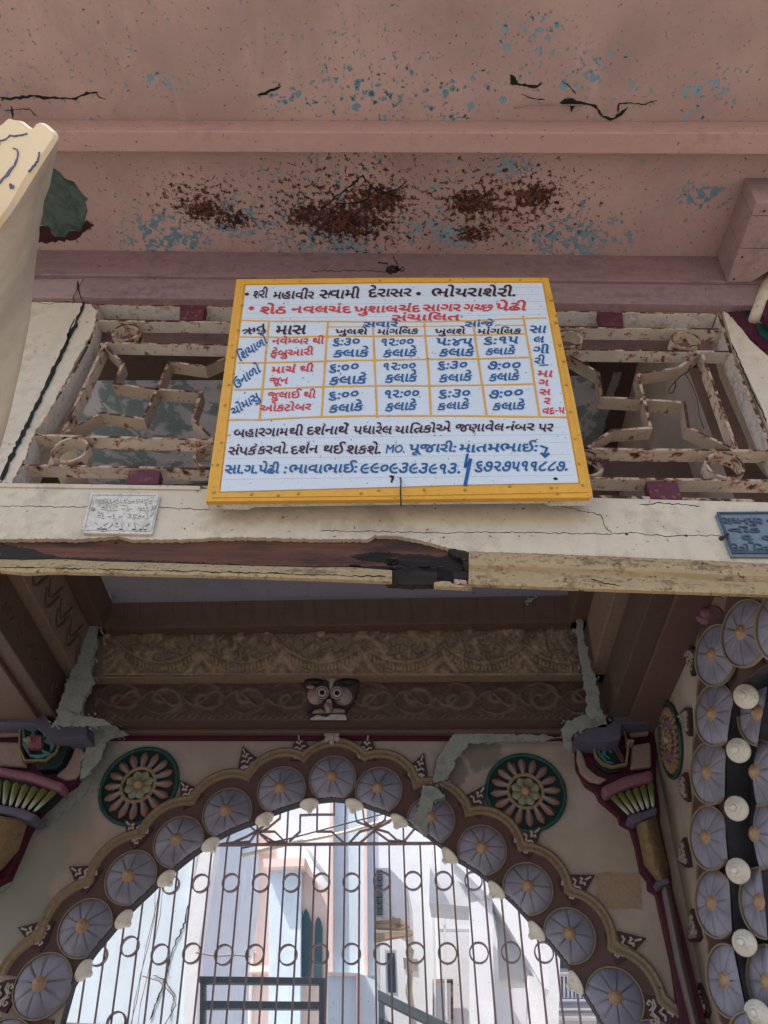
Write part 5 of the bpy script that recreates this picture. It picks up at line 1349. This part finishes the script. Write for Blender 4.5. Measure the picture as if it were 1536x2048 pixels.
# =================================================================== CAPITALS
def cap(name, lab, PL, items, loc):
    c = thing(name, lab, 'column', loc)
    for it in items:
        nm, pts, off, th, mt = it[:5]; plate(nm, PL, pts, off, th, M[mt], c, bevel=it[5] if len(it) > 5 else .002)
    return c
s = lambda x, y: (1150+x/2.894, 1340+y/2.894)
RC = WP
maro = [s(*p) for p in ((0, 440), (4, 560), (60, 660), (120, 700), (140, 745), (250, 840), (260, 880), (320, 912), (350, 1010), (380, 1160), (420, 1212), (425, 1262), (468, 1290), (560, 1700), (610, 2048), (640, 2300), (860, 2300), (760, 2048), (660, 1650), (565, 1262), (560, 1200), (492, 870), (490, 780), (470, 640), (472, 400), (432, 215), (250, 215), (180, 330), (0, 400))]
capR = cap('wall_column', 'slender painted half column with lotus capital in the right corner of the porch', RC, [
    ('backing', maro, .03, .03, 'maroon'),
    ('abacus', [s(*p) for p in ((0, 335), (180, 330), (215, 300), (245, 215), (425, 215), (436, 300), (270, 312), (262, 400), (190, 418), (0, 405))], .12, .10, 'slate'),
    ('panel', [s(*p) for p in ((300, 338), (425, 330), (430, 372), (318, 385))], .048, .02, 'skin', .006),
    ('panel', [s(*p) for p in ((330, 430), (440, 412), (445, 560), (320, 575))], .05, .02, 'skin', .008),
    ('scroll_body', [s(*p) for p in ((12, 450), (40, 470), (70, 560), (130, 610), (190, 628), (150, 655), (80, 640), (30, 590), (10, 520))], .05, .02, 'skin', .006),
    ('bud', [s(*p) for p in ((300, 400), (340, 398), (345, 412), (310, 420))], .09, .05, 'skin', .002),
    ('leaf_panel', [s(*p) for p in ((80, 420), (262, 405), (268, 582), (200, 594), (140, 566), (112, 520), (105, 460))], .05, .02, 'tealdk'),
    ('necking', [s(*p) for p in ((150, 672), (300, 605), (448, 572), (462, 640), (330, 672), (172, 740))], .075, .045, 'mauve', .012),
    ('collar', [s(*p) for p in ((300, 862), (315, 828), (400, 812), (472, 782), (478, 832), (420, 860), (345, 886))], .08, .06, 'slate', .008),
    ('small_collar', [s(*p) for p in ((466, 1222), (540, 1200), (548, 1232), (492, 1252))], .09, .06, 'slate', .004)], WP.hit(1220, 1660, .05))
b = Buf()
for pts, wd, mt in (([(8, 425), (60, 438), (92, 470), (108, 545), (150, 590), (200, 606), (280, 592), (292, 500), (272, 405), (272, 318), (430, 305)], .007, 'gold'),):
    stroke(WP, [s(*p) for p in pts], wd, .066, .015, b)
b.go('gold_edge', M['gold'], capR)
b = Buf()
for pts in ([(120, 440), (150, 455), (140, 490), (165, 500), (150, 530), (190, 555)], [(150, 430), (185, 450), (175, 490), (200, 520)], [(180, 425), (215, 440), (240, 425)], [(110, 480), (130, 530), (170, 575), (210, 580)], [(135, 430), (118, 460), (125, 500)]):
    stroke(WP, [s(*p) for p in pts], .009, .058, .008, b, taper=[.5]+[1.1]*(len(pts)-2)+[.5])
b.go('foliage', M['tealleaf'], capR)
b = Buf()
for k in range(5):
    stroke(WP, [s(265, 575), s(232-12*k+20, 520-18*k+20), s(200+k*14, 470-k*14)], .009, .062, .012, b, taper=[.5, 1.2, .5])
b.go('lotus_leaf', M['mauve'], capR)
def petals(PL, tops, bots, off, par, n):
    for k in range(n):
        f0, f1 = k/n, (k+.86)/n
        tp = [(lerp(tops[0][0], tops[1][0], f), lerp(tops[0][1], tops[1][1], f)) for f in (f0, (f0+f1)/2, f1)]
        bt = [(lerp(bots[0][0], bots[1][0], f), lerp(bots[0][1], bots[1][1], f)) for f in (f0+.02, (f0+f1)/2, f1-.02)]
        V = []; C = []
        for g, hh in ((0, .0), (.12, .012), (.4, .024), (.75, .034), (.93, .030), (1.0, .012)):
            for j in range(3):
                x = lerp(tp[j][0], bt[j][0], g); y = lerp(tp[j][1], bt[j][1], g) - (6 if (j == 1 and g == 0) else 0) + (3 if (j == 1 and g == 1) else 0)
                V.append(PL.hit(x, y, off+hh+(.008 if j == 1 else 0))); q = max(0, (g-.35)/.65)
                C.append(tuple(lin((112, 112, 56))[i]*(1-q)+lin((190, 190, 176))[i]*q for i in range(3)))
        Fc = [(i*3+j, i*3+j+1, i*3+j+4, i*3+j+3) for i in range(5) for j in range(2)]
        o = mesh('petal', V, Fc, M['petal'], par, smooth=True); tint(o, lambda i: C[i])
plate('petal_ground', WP, [s(200, 738), s(330, 680), s(462, 645), s(470, 790), s(390, 812), s(305, 830)], .055, .03, M['tealdk'], capR)
petals(WP, (s(205, 742), s(460, 655)), (s(296, 836), s(468, 782)), .065, capR, 6)
def halfshaft(ls, rs, off, bulge, name, mat, par, PL=WP, relief=0):
    rows = []; n = len(ls)
    L2 = []; 
    for i in range(n-1):
        m = 6
        for k in range(m): f = k/m; L2.append(((lerp(ls[i][0], ls[i+1][0], f), lerp(ls[i][1], ls[i+1][1], f)), (lerp(rs[i][0], rs[i+1][0], f), lerp(rs[i][1], rs[i+1][1], f))))
    L2.append((ls[-1], rs[-1]))
    for i, (l, r) in enumerate(L2):
        row = []
        for j in range(11):
            f = j/10; h = bulge*math.sin(math.pi*f)
            if relief: h += relief*(math.sin(i*2.1)*.5+.5*math.sin(j*2.4+i*.9))*(1 if 0 < j < 10 else 0)
            row.append(PL.hit(lerp(l[0], r[0], f), lerp(l[1], r[1], f)+ (1-(2*f-1)**2)*2, off+h))
        rows.append(row)
    b = Buf(); grid(rows, b); b.go(name, M[mat], par, smooth=True)
halfshaft([s(350, 888), s(372, 990), s(400, 1130), s(440, 1180), s(472, 1222)], [s(468, 845), s(500, 990), s(538, 1130), s(540, 1170), s(536, 1205)], .035, .05, 'carved_shaft', 'stone', capR, relief=.008)
halfshaft([s(496, 1256), s(580, 1700), s(668, 2048), s(730, 2300)], [s(546, 1240), s(640, 1700), s(722, 2048), s(790, 2300)], .032, .03, 'shaft', 'shaft', capR)
t5 = lambda x, y: (x/4.267, 1380+y/4.267)
capL = cap('wall_column', 'painted half column with lotus capital cut by the left edge of the photograph', WP, [
    ('backing', [t5(*p) for p in ((-300, 270), (300, 290), (700, 400), (770, 480), (700, 560), (690, 690), (640, 790), (530, 860), (320, 1060), (240, 1200), (150, 1400), (60, 1600), (-300, 1800))], .04, .04, 'maroon'),
    ('abacus', [t5(*p) for p in ((-300, 130), (330, 128), (370, 180), (440, 300), (470, 285), (735, 290), (740, 400), (560, 412), (410, 415), (300, 300), (280, 285), (-300, 275))], .14, .12, 'slate'),
    ('panel', [t5(*p) for p in ((-300, 330), (225, 318), (215, 385), (-300, 405))], .06, .02, 'skin', .008),
    ('panel', [t5(*p) for p in ((-300, 425), (190, 440), (205, 560), (230, 660), (-300, 630))], .06, .02, 'skin', .01),
    ('scroll_body', [t5(*p) for p in ((640, 470), (700, 500), (745, 560), (690, 600), (690, 690), (640, 750), (560, 770), (470, 730), (560, 650), (610, 560))], .06, .02, 'skin', .008),
    ('bud', [t5(*p) for p in ((185, 415), (260, 390), (262, 430), (235, 452))], .115, .06, 'skin', .003),
    ('leaf_panel', [t5(*p) for p in ((305, 305), (420, 418), (640, 418), (570, 510), (540, 610), (470, 672), (330, 682), (275, 600), (270, 440))], .08, .04, 'tealdk'),
    ('necking', [t5(*p) for p in ((-300, 610), (0, 650), (280, 700), (545, 790), (522, 872), (260, 780), (0, 722), (-300, 690))], .10, .06, 'mauve', .012),
    ('collar', [t5(*p) for p in ((-300, 940), (0, 972), (200, 1010), (312, 1060), (250, 1112), (100, 1060), (-300, 1000))], .12, .10, 'slate', .008)], WP.hit(30, 1760, .05))
b = Buf(); stroke(WP, [t5(*p) for p in ((-300, 285), (285, 283), (292, 320), (255, 440), (255, 590), (300, 690), (470, 690), (560, 620), (610, 480), (680, 425), (740, 450), (765, 500))], .006, .09, .02, b); b.go('gold_edge', M['gold'], capL)
b = Buf()
for pts in ([(310, 340), (330, 420), (380, 440), (360, 490)], [(290, 440), (300, 560), (340, 640)], [(440, 430), (480, 470), (450, 510)], [(560, 450), (520, 500), (480, 530), (540, 560), (520, 620)], [(600, 430), (560, 470), (550, 540)], [(340, 650), (420, 665), (500, 640), (450, 610)]):
    stroke(WP, [t5(*p) for p in pts], .011, .094, .016, b, taper=[.5]+[1.2]*(len(pts)-2)+[.5])
b.go('foliage', M['tealleaf'], capL)
b = Buf()
for k in range(5): stroke(WP, [t5(350+22*k, 600), t5(330+26*k, 540), t5(340+24*k, 480+8*abs(k-2))], .011, .10, .02, b, taper=[.6, 1.3, .5])
b.go('lotus_leaf', M['mauve'], capL)
plate('petal_ground', WP, [t5(*p) for p in ((-300, 700), (0, 740), (260, 790), (500, 870), (320, 1040), (0, 960), (-300, 930))], .075, .03, M['tealdk'], capL)
petals(WP, (t5(-280, 720), t5(495, 885)), (t5(-200, 930), t5(325, 1040)), .085, capL, 10)
halfshaft([t5(-300, 1010), t5(-300, 1400), t5(-300, 1700)], [t5(244, 1112), t5(160, 1370), t5(20, 1530)], .05, .06, 'carved_shaft', 'stone', capL, relief=.009)

# =================================================================== CEMENT SMEARS
sm = thing('cement_repair', 'pale grey green cement smeared down the left corner of the cornice', 'cement', WP.hit(150, 1440, .15))
def smear(pts, off, par, PL=WP, th=.006, jag=3):
    q = []
    for i, a in enumerate(pts):
        b_ = pts[(i+1) % len(pts)]; L_ = math.hypot(b_[0]-a[0], b_[1]-a[1]); n = max(1, int(L_/3.5)); nx, ny = -(b_[1]-a[1])/max(L_, 1), (b_[0]-a[0])/max(L_, 1)
        for j in range(n):
            f = j/n; x, y = lerp(a[0], b_[0], f), lerp(a[1], b_[1], f); d_ = (4.5*fbm(x, y, .06, 3)+random.uniform(-1.3, 1.3))*min(1, L_/14)
            q.append((x+nx*d_, y+ny*d_))
    plate('smear', PL, q, off, th, M['cement'], par)
    bf_ = Buf()
    for x, y in random.sample(q, min(len(q), 26)):
        x += random.uniform(-9, 9); y += random.uniform(-9, 9); r = random.uniform(.8, 3)
        plate('', PL, [(x+r*random.uniform(.5, 1.2)*math.cos(k*1.05), y+r*random.uniform(.4, 1)*math.sin(k*1.05)) for k in range(6)], off-.0005, th, None, buf=bf_)
    bf_.go('smear_fleck', M['cement'], par, kind='stuff')
smear([(196, 1168), (214, 1170), (222, 1192), (206, 1225), (196, 1250), (188, 1300), (182, 1330), (186, 1360), (168, 1400), (158, 1440), (112, 1444), (122, 1400), (140, 1350), (152, 1300), (160, 1250), (180, 1230), (190, 1200)], .215, sm, th=.02, jag=4)
smear([(108, 1440), (130, 1420), (160, 1432), (205, 1438), (222, 1450), (180, 1452), (150, 1450), (104, 1452)], .22, sm, jag=3)
smear([(170, 1442), (200, 1440), (230, 1452), (258, 1470), (235, 1476), (215, 1480), (200, 1520), (180, 1545), (160, 1560), (172, 1500), (180, 1470)], .06, sm, jag=3)
smear([(160, 1520), (200, 1510), (170, 1590), (110, 1640), (62, 1680), (40, 1720), (20, 1770), (-10, 1790), (20, 1720), (50, 1660), (110, 1610), (150, 1570)], .004, sm, th=.006, jag=4)
sm2 = thing('cement_repair', 'pale grey green cement smeared down the right corner of the cornice and over the arch', 'cement', WP.hit(1190, 1440, .15))
smear([(1152, 1188), (1166, 1188), (1162, 1230), (1168, 1270), (1180, 1330), (1196, 1372), (1206, 1440), (1180, 1440), (1172, 1380), (1162, 1320), (1154, 1270)], .215, sm2, th=.02, jag=3)
smear([(1132, 1442), (1170, 1428), (1212, 1430), (1214, 1446), (1170, 1458), (1146, 1470), (1140, 1500), (1128, 1495), (1124, 1460)], .13, sm2, jag=3)
smear([(905, 1466), (960, 1464), (1090, 1470), (1125, 1474), (1080, 1482), (1000, 1484), (940, 1486), (912, 1520), (896, 1560), (866, 1566), (868, 1540), (884, 1500)], .028, sm2, jag=3)
smear([(846, 1572), (862, 1568), (880, 1580), (890, 1592), (868, 1600), (866, 1620), (858, 1640), (850, 1664), (832, 1656), (822, 1640), (838, 1610)], .042, sm2, th=.03, jag=3)
smear([(1040-145+160, 1200), (1070, 1196), (1050, 1204)], .21, sm2)

# =================================================================== GATE behind the arch
GP = WP.shift(-.20)
gt = thing('iron_gate', 'brown iron bar gate with rings and bent bar crosses filling the arch', 'gate', GP.hit(662, 2200))
bars_top = [-300, 455-30*12] 
barpx = []
def vbar(x1, y1, x2, y2, name='bar'):
    # extend down to near the floor
    dx = (x2-x1)/(y2-y1); y3 = 2600
    b = Buf(); tube([GP.hit(x1, y1), GP.hit(x2, y2), GP.hit(x2+dx*(y3-y2), y3)], .0035, b, 6); b.go(name, M['gate'], gt)
slope = lambda x: (x-692)/1500*1.0
xt = [455, 484, 513, 543, 572, 602, 631, 660, 690, 719, 748, 778, 807, 840, 869, 901, 930, 962]
xbm = [420, 452, 485, 518, 550, 583, 617, 650, 685, 717, 753, 785, 820, 855, 887, 926, 958, 992]
for a, c in zip(xt, xbm): vbar(a, 1687, c, 2048)
for k in range(1, 12): vbar(455-30*k, 1687 if k < 2 else 1650, 420-33*k+0*k, 2048)
for k in range(1, 9): vbar(962+31*k, 1687, 992+34*k, 2048)
b = Buf(); tube([GP.hit(300, 1689), GP.hit(455, 1690), GP.hit(700, 1688), GP.hit(960, 1686), GP.hit(1060, 1685)], .006, b, 6); b.go('top_rail', M['gate'], gt)
rA = [(342, 1770), (402, 1767), (462, 1766), (522, 1766), (583, 1766), (643, 1765), (703, 1765), (764, 1763), (826, 1762), (887, 1762), (947, 1762), (1008, 1762), (282, 1771)]
rB = [(197, 1912), (260, 1893), (321, 1909), (384, 1907), (448, 1910), (510, 1910), (576, 1910), (639, 1909), (703, 1908), (766, 1908), (831, 1906), (895, 1907), (958, 1906), (1022, 1905), (1088, 1905)]
rC = [(233, 2046), (100, 2060)]
for px, py in rA+rB+rC:
    u, v = GP.uv(px, py); r = .029 if py < 1850 else .0295; b = Buf()
    stroke(GP, [(u+r*math.cos(2*math.pi*j/20), v+r*math.sin(2*math.pi*j/20)) for j in range(20)], .004, .009, .016, b, px=False, closed=True); b.go('ring', M['gate'], gt)
g4 = lambda x, y: (400+x/3, 1540+y/3)
for pts in ([(535, 430), (600, 370), (602, 272), (700, 268), (805, 268), (805, 170)], [(705, 150), (702, 370), (790, 370), (860, 435)],
            [(435, 220), (430, 300), (350, 360), (280, 400), (200, 435), (130, 445)], [(485, 180), (480, 290), (400, 355), (350, 375), (450, 435), (520, 435)], [(250, 300), (340, 370), (300, 430), (200, 440)], [(360, 370), (450, 370), (510, 430), (410, 432), (355, 380)],
            [(920, 200), (940, 310), (1040, 350), (960, 370), (895, 438), (960, 438), (1045, 365)], [(975, 220), (985, 310), (1040, 350), (1130, 375), (1180, 420), (1230, 430), (1130, 425), (1050, 365)], [(1180, 240), (1140, 310), (1060, 350)], [(1290, 350), (1220, 435)], [(1120, 230), (1110, 300), (1050, 345)],
            [(535, 130), (520, 440)], [(875, 150), (868, 440)], [(180, 380), (160, 440)], [(345, 280), (345, 440)], [(1048, 200), (1045, 440)], [(1218, 300), (1222, 440)]):
    b = Buf(); P_ = [g4(*p) for p in pts]
    stroke(GP, P_, .0055, .006, .012, b); b.go('scroll', M['gate'], gt)

# =================================================================== OUTSIDE, seen through the gate
def YP(y): return Plane((0, y, 1.6), -(Vector((0, 0, 1)).cross(Vector((dW.x, dW.y, 0)))), dW)
def bx(name, y, pts, th, mat, parent=None, **k): return plate(name, YP(y), pts, 0, th, M[mat], parent, **k)
hw = thing('blue_house', 'pale blue washed house wall filling the left of the arch', 'house', (-1.8, 4.6, 0))
bx('wall', 4.5, [(-400, 3200), (-400, 1300), (436, 1300), (432, 1680), (420, 1760), (398, 1860), (392, 2048), (380, 3200)], 1.2, 'bluewall', hw)
bx('corner_pilaster', 4.45, [(398, 1300), (436, 1300), (430, 1700), (412, 1800), (396, 1900), (384, 2400), (352, 2400), (372, 1900), (388, 1700)], .1, 'whitewall', hw)
crack([(300, 2040), (330, 1960), (345, 1900), (368, 1850), (380, 1800)], .005, YP(4.5), .004, hw, name='wall_crack')
crack([(305, 1950), (330, 1960), (350, 1990), (340, 2040)], .003, YP(4.5), .004, hw, name='wall_crack')
ph = thing('pink_house', 'pink house with white pipes and shuttered windows behind the gate', 'house', (-1.2, 8.5, 0))
bx('wall', 8, [(380, 3000), (380, 1400), (560, 1400), (556, 3000)], 1.5, 'pinkwall', ph)
for x0 in (452, 468): pass
for xa, xb_, w_ in ((472, 458, 4), (490, 478, 5), (508, 500, 4)):
    bx('pipe', 7.9, [(xa, 1600), (xa+w_, 1600), (xb_+w_-6, 2100), (xb_-6, 2100)], .08, 'whitewall', ph)
for (x0, y0, x1, y1) in ((448, 1720, 474, 1800), (440, 1810, 466, 1870), (434, 1950, 470, 1990), (500, 1700, 516, 1900), (594, 1980, 640, 2010)):
    f_ = bx('window_frame', 7.95, [(x0, y0), (x1, y0+6), (x1-6, y1+6), (x0-8, y1)], .06, 'whitewall', ph)
    bx('shutter', 7.9, [(x0+4, y0+5), (x1-4, y0+10), (x1-9, y1), (x0-3, y1-5)], .03, 'pinkwall', f_)
for y in (1690, 1935): bx('string_course', 7.85, [(400, y), (540, y-4), (540, y+8), (400, y+10)], .15, 'pinkwall', ph)
wh = thing('white_house', 'white house with tall column, arched windows and balcony soffit behind the gate', 'house', (.4, 7, 0))
bx('wall', 7.6, [(540, 3000), (560, 1300), (1060, 1300), (1060, 3000)], 1.5, 'greywall', wh)
bx('bay', 7.0, [(534, 3000), (538, 1736), (602, 1736), (594, 3000)], .5, 'bluewall', wh)
bx('bay_head', 6.9, [(526, 1718), (610, 1715), (608, 1732), (528, 1734)], .6, 'pinkwall', wh)
bx('window_wall', 7.1, [(598, 3000), (606, 1740), (664, 1790), (664, 3000)], .4, 'pinkwall', wh)
for x0, x1, y0, y1 in ((602, 622, 1818, 1953), (628, 645, 1834, 1953)):
    cx = (x0+x1)/2
    bx('arched_window', 7.05, [(x0, y1), (x0+2, y0+22), (cx-5, y0+8), (cx, y0-2), (cx+5, y0+8), (x1-1, y0+22), (x1-2, y1)], .06, 'glassdk', wh)
bx('balcony_soffit', 6.6, [(560, 1560), (664, 1560), (664, 1760), (640, 1730), (610, 1690), (590, 1640)], .5, 'greywall', wh)
bx('column', 6.2, [(663, 1500), (744, 1500), (746, 1700), (748, 1950), (660, 1950), (662, 1700)], .5, 'bluewall', wh)
bx('column_edge', 6.15, [(660, 1500), (667, 1500), (665, 1950), (656, 1950)], .3, 'pinkwall', wh)
bx('column_edge', 6.15, [(728, 1500), (733, 1500), (735, 1950), (728, 1950)], .06, 'pinkwall', wh)
bx('column_base', 6.0, [(656, 1944), (716, 1946), (750, 1960), (752, 3000), (654, 3000)], .6, 'bluewall', wh)
bx('base_joint', 5.98, [(656, 1944), (718, 1946), (717, 1952), (656, 1950)], .04, 'pinkwall', wh)
bx('base_joint', 5.98, [(712, 1950), (720, 1950), (722, 3000), (714, 3000)], .04, 'pinkwall', wh)
bal = thing('white_building', 'white building with sloping balcony edge and square posts at the right of the arch', 'building', (1.8, 6.4, 0))
bx('back_wall', 7.4, [(880, 3000), (880, 1400), (1120, 1400), (1120, 1930), (1096, 3000)], .6, 'greywall', bal)
bx('balcony_edge', 6.3, [(900, 1560), (960, 1560), (1000, 1740), (1094, 1920), (1098, 1980), (1088, 1976), (985, 1800), (906, 1722)], .3, 'whitewall', bal)
bx('balcony_underside', 6.5, [(985, 1800), (1088, 1976), (1060, 1958), (1000, 1960), (996, 1860)], .3, 'greywall', bal)
bx('lintel', 6.6, [(860, 1730), (975, 1795), (975, 1812), (930, 1812), (858, 1806)], .4, 'greywall', bal)
bx('post', 6.35, [(938, 1806), (975, 1798), (985, 1802), (1000, 3000), (942, 3000)], .25, 'whitewall', bal)
bx('post', 6.35, [(1056, 1950), (1088, 1960), (1094, 3000), (1062, 3000)], .25, 'whitewall', bal)
f_ = bx('window_frame', 7.3, [(865, 1958), (906, 1958), (912, 3000), (868, 3000)], .06, 'plank', bal)
bx('pane', 7.25, [(871, 1966), (901, 1966), (906, 3000), (874, 3000)], .03, 'greywall', f_)
fh = thing('balustrade_house', 'far house with sky blue balustrade at the right edge of the arch', 'house', (2.6, 9, 0))
bx('wall', 9, [(1000, 3000), (1000, 2005), (1260, 2005), (1260, 3000)], .5, 'greywall', fh)
bx('sky_blue_panel', 8.9, [(1000, 1950), (1260, 1950), (1260, 1998), (1000, 1998)], .05, 'bluepaint', fh)
bx('roof_edge', 8.8, [(1060, 1905), (1260, 1905), (1260, 1938), (1060, 1936)], .4, 'glassdk', fh)
for k in range(14): bx('baluster', 8.85, [(1094+8*k, 1950), (1098+8*k, 1950), (1099+8*k, 1996), (1094+8*k, 1996)], .05, 'whitewall', fh)
for y in (1944, 1998, 2016, 2032): bx('moulding', 8.75, [(1000, y), (1260, y), (1260, y+4), (1000, y+4)], .15, 'whitewall', fh)
sw = thing('side_house', 'pale pink house front glimpsed through the right hand arch', 'house', (4, 4, 0))
b = Buf(); b.box((3.4, .5, 0), (4.4, 8, 4.2)); b.go('wall', M['pinkwall'], sw)
for k in range(6): b = Buf(); b.box((3.36, 1.2+k*.9, 1.6), (3.398, 1.7+k*.9, 3.0)); b.go('shutter', M['bluepaint'] if k % 2 else M['whitewall'], sw)
for k, (x0, y0, x1, y1) in enumerate(((416, 1700, 440, 1770), (412, 1790, 434, 1850), (478, 1790, 500, 1850), (476, 1705, 500, 1765), (470, 1880, 494, 1930))):
    f_ = bx('window_frame', 7.93, [(x0, y0), (x1, y0+3), (x1-4, y1+3), (x0-5, y1)], .05, 'whitewall', ph)
    bx('pane', 7.9, [(x0+4, y0+5), (x1-4, y0+7), (x1-8, y1-2), (x0-1, y1-4)], .02, 'greywall' if k % 2 else 'pinkwall', f_)
for x0 in (862, 884): bx('pipe', 7.2, [(x0, 1700), (x0+4, 1700), (x0+12, 2100), (x0+8, 2100)], .06, 'greywall', bal)
f_ = bx('window_frame', 7.3, [(770, 1900), (792, 1900), (796, 1990), (772, 1990)], .06, 'whitewall', bal)
bx('pane', 7.25, [(774, 1906), (789, 1906), (792, 1984), (776, 1984)], .03, 'glassdk', f_)
bx('cornice_band', 7.2, [(880, 1850), (940, 1850), (940, 1858), (880, 1858)], .1, 'whitewall', bal)
hwr = Buf()
for k in range(7):
    x0 = random.uniform(150, 400); pts_ = [YP(4.4).hit(x0, 1600)]
    for j in range(1, 9): pts_.append(YP(4.4).hit(x0-12*j+random.uniform(-7, 7), 1600+j*58))
    if k < 3: tube(pts_, .0022, hwr, 4)
tube([YP(4.4).hit(x, y) for x, y in ((392, 1905), (430, 1912), (470, 1910), (500, 1913))], .004, hwr, 4)
tube([YP(4.4).hit(x, y) for x, y in ((285, 1952), (318, 1962), (345, 1990), (352, 2010), (330, 2048))], .003, hwr, 4)
hwr.go('loose_wires', M['gate'], None, tag=('thin loose wires trailing down the pale blue house wall', 'wires'), kind='stuff')
# AC unit
ac = thing('air_conditioner', 'white boxy air conditioner on a plank bracket right of the white column', 'air conditioner', YP(6.3).hit(780, 1860))
bx('casing', 6.3, [(748, 1736), (779, 1736), (816, 1775), (821, 1856), (782, 1838), (750, 1832)], .5, 'acwhite', ac)
bx('side_panel', 6.28, [(782, 1742), (812, 1778), (817, 1850), (784, 1833)], .02, 'greywall', ac)
for k in range(8): bx('vent', 6.27, [(753, 1740+11.5*k), (765, 1740+11.5*k), (765, 1748+11.5*k), (753, 1748+11.5*k)], .02, 'ironteal', ac)
bx('bracket_plank', 6.2, [(748, 1866), (824, 1860), (825, 1868), (780, 1876), (748, 1882)], .06, 'plank', ac)
bx('drip_tray', 6.25, [(750, 1842), (800, 1836), (818, 1852), (800, 1858), (752, 1856)], .05, 'plank', ac)
mb = thing('meter_box', 'small white meter box with dangling wires below the air conditioner', 'meter box', YP(6.8).hit(825, 1940))
bx('box', 6.8, [(806, 1915), (836, 1918), (836, 1944), (808, 1938)], .2, 'acwhite', mb)
b = Buf()
for k in range(6): tube([YP(6.8).hit(812+3*k, 1880+4*k), YP(6.75).hit(816+2*k+random.uniform(-6, 6), 1930), YP(6.75).hit(818+random.uniform(-8, 10), 1985), YP(6.75).hit(826+random.uniform(-8, 8), 2060)], .008, b, 5)
b.go('cable_bundle', M['cable'], mb)
# steel frame gates outside
fr_ = thing('steel_frame', 'dark slate steel railing frame standing behind the gate bars, left of the white column', 'railing', YP(3.6).hit(520, 2400))
YF_ = 3.6
for nm, pts in (('rail', [(398, 1952), (650, 1955), (650, 1968), (398, 1966)]), ('rail', [(404, 2001), (648, 2003), (648, 2018), (404, 2017)]), ('upright', [(400, 1966), (409, 1966), (398, 2900), (384, 2900)]), ('upright', [(638, 1968), (650, 1968), (646, 2900), (632, 2900)])):
    bx(nm, YF_, pts, .04, 'ironteal', fr_, bevel=.003)
fr2 = thing('steel_frame', 'dark slate steel rail sloping away to the right of the white column', 'railing', YP(3.7).hit(800, 2400))
bx('rail', 3.7, [(755, 1978), (900, 2048), (1000, 2100), (1000, 2122), (880, 2062), (755, 2000)], .04, 'ironteal', fr2, bevel=.003)
bx('upright', 3.75, [(757, 1996), (768, 2000), (768, 2900), (757, 2900)], .04, 'ironteal', fr2)
bx('rail', 3.75, [(757, 2034), (860, 2080), (860, 2100), (757, 2052)], .04, 'ironteal', fr2)
# overhead cables
b = Buf(); CPl = YP(5.2)
tube([CPl.hit(x, y) for x, y in ((250, 1768), (350, 1745), (402, 1732), (490, 1710), (580, 1687), (690, 1665), (783, 1638), (900, 1600), (1100, 1540))], .012, b, 6); b.go('cable', M['cable'], None, tag=('thick cream cable strung across the top of the arch opening', 'cable'))
b = Buf(); tube([CPl.hit(x, y) for x, y in ((250, 1745), (350, 1726), (402, 1713), (580, 1677), (680, 1650), (770, 1627), (900, 1580), (1100, 1510))], .005, b, 6); b.go('cable', M['wire'], None, tag=('thin dark wire strung just above the cream cable behind the gate', 'cable'))

for o in list(bpy.data.objects):
    if o.type == 'MESH':
        for p in o.data.polygons[:0]: pass
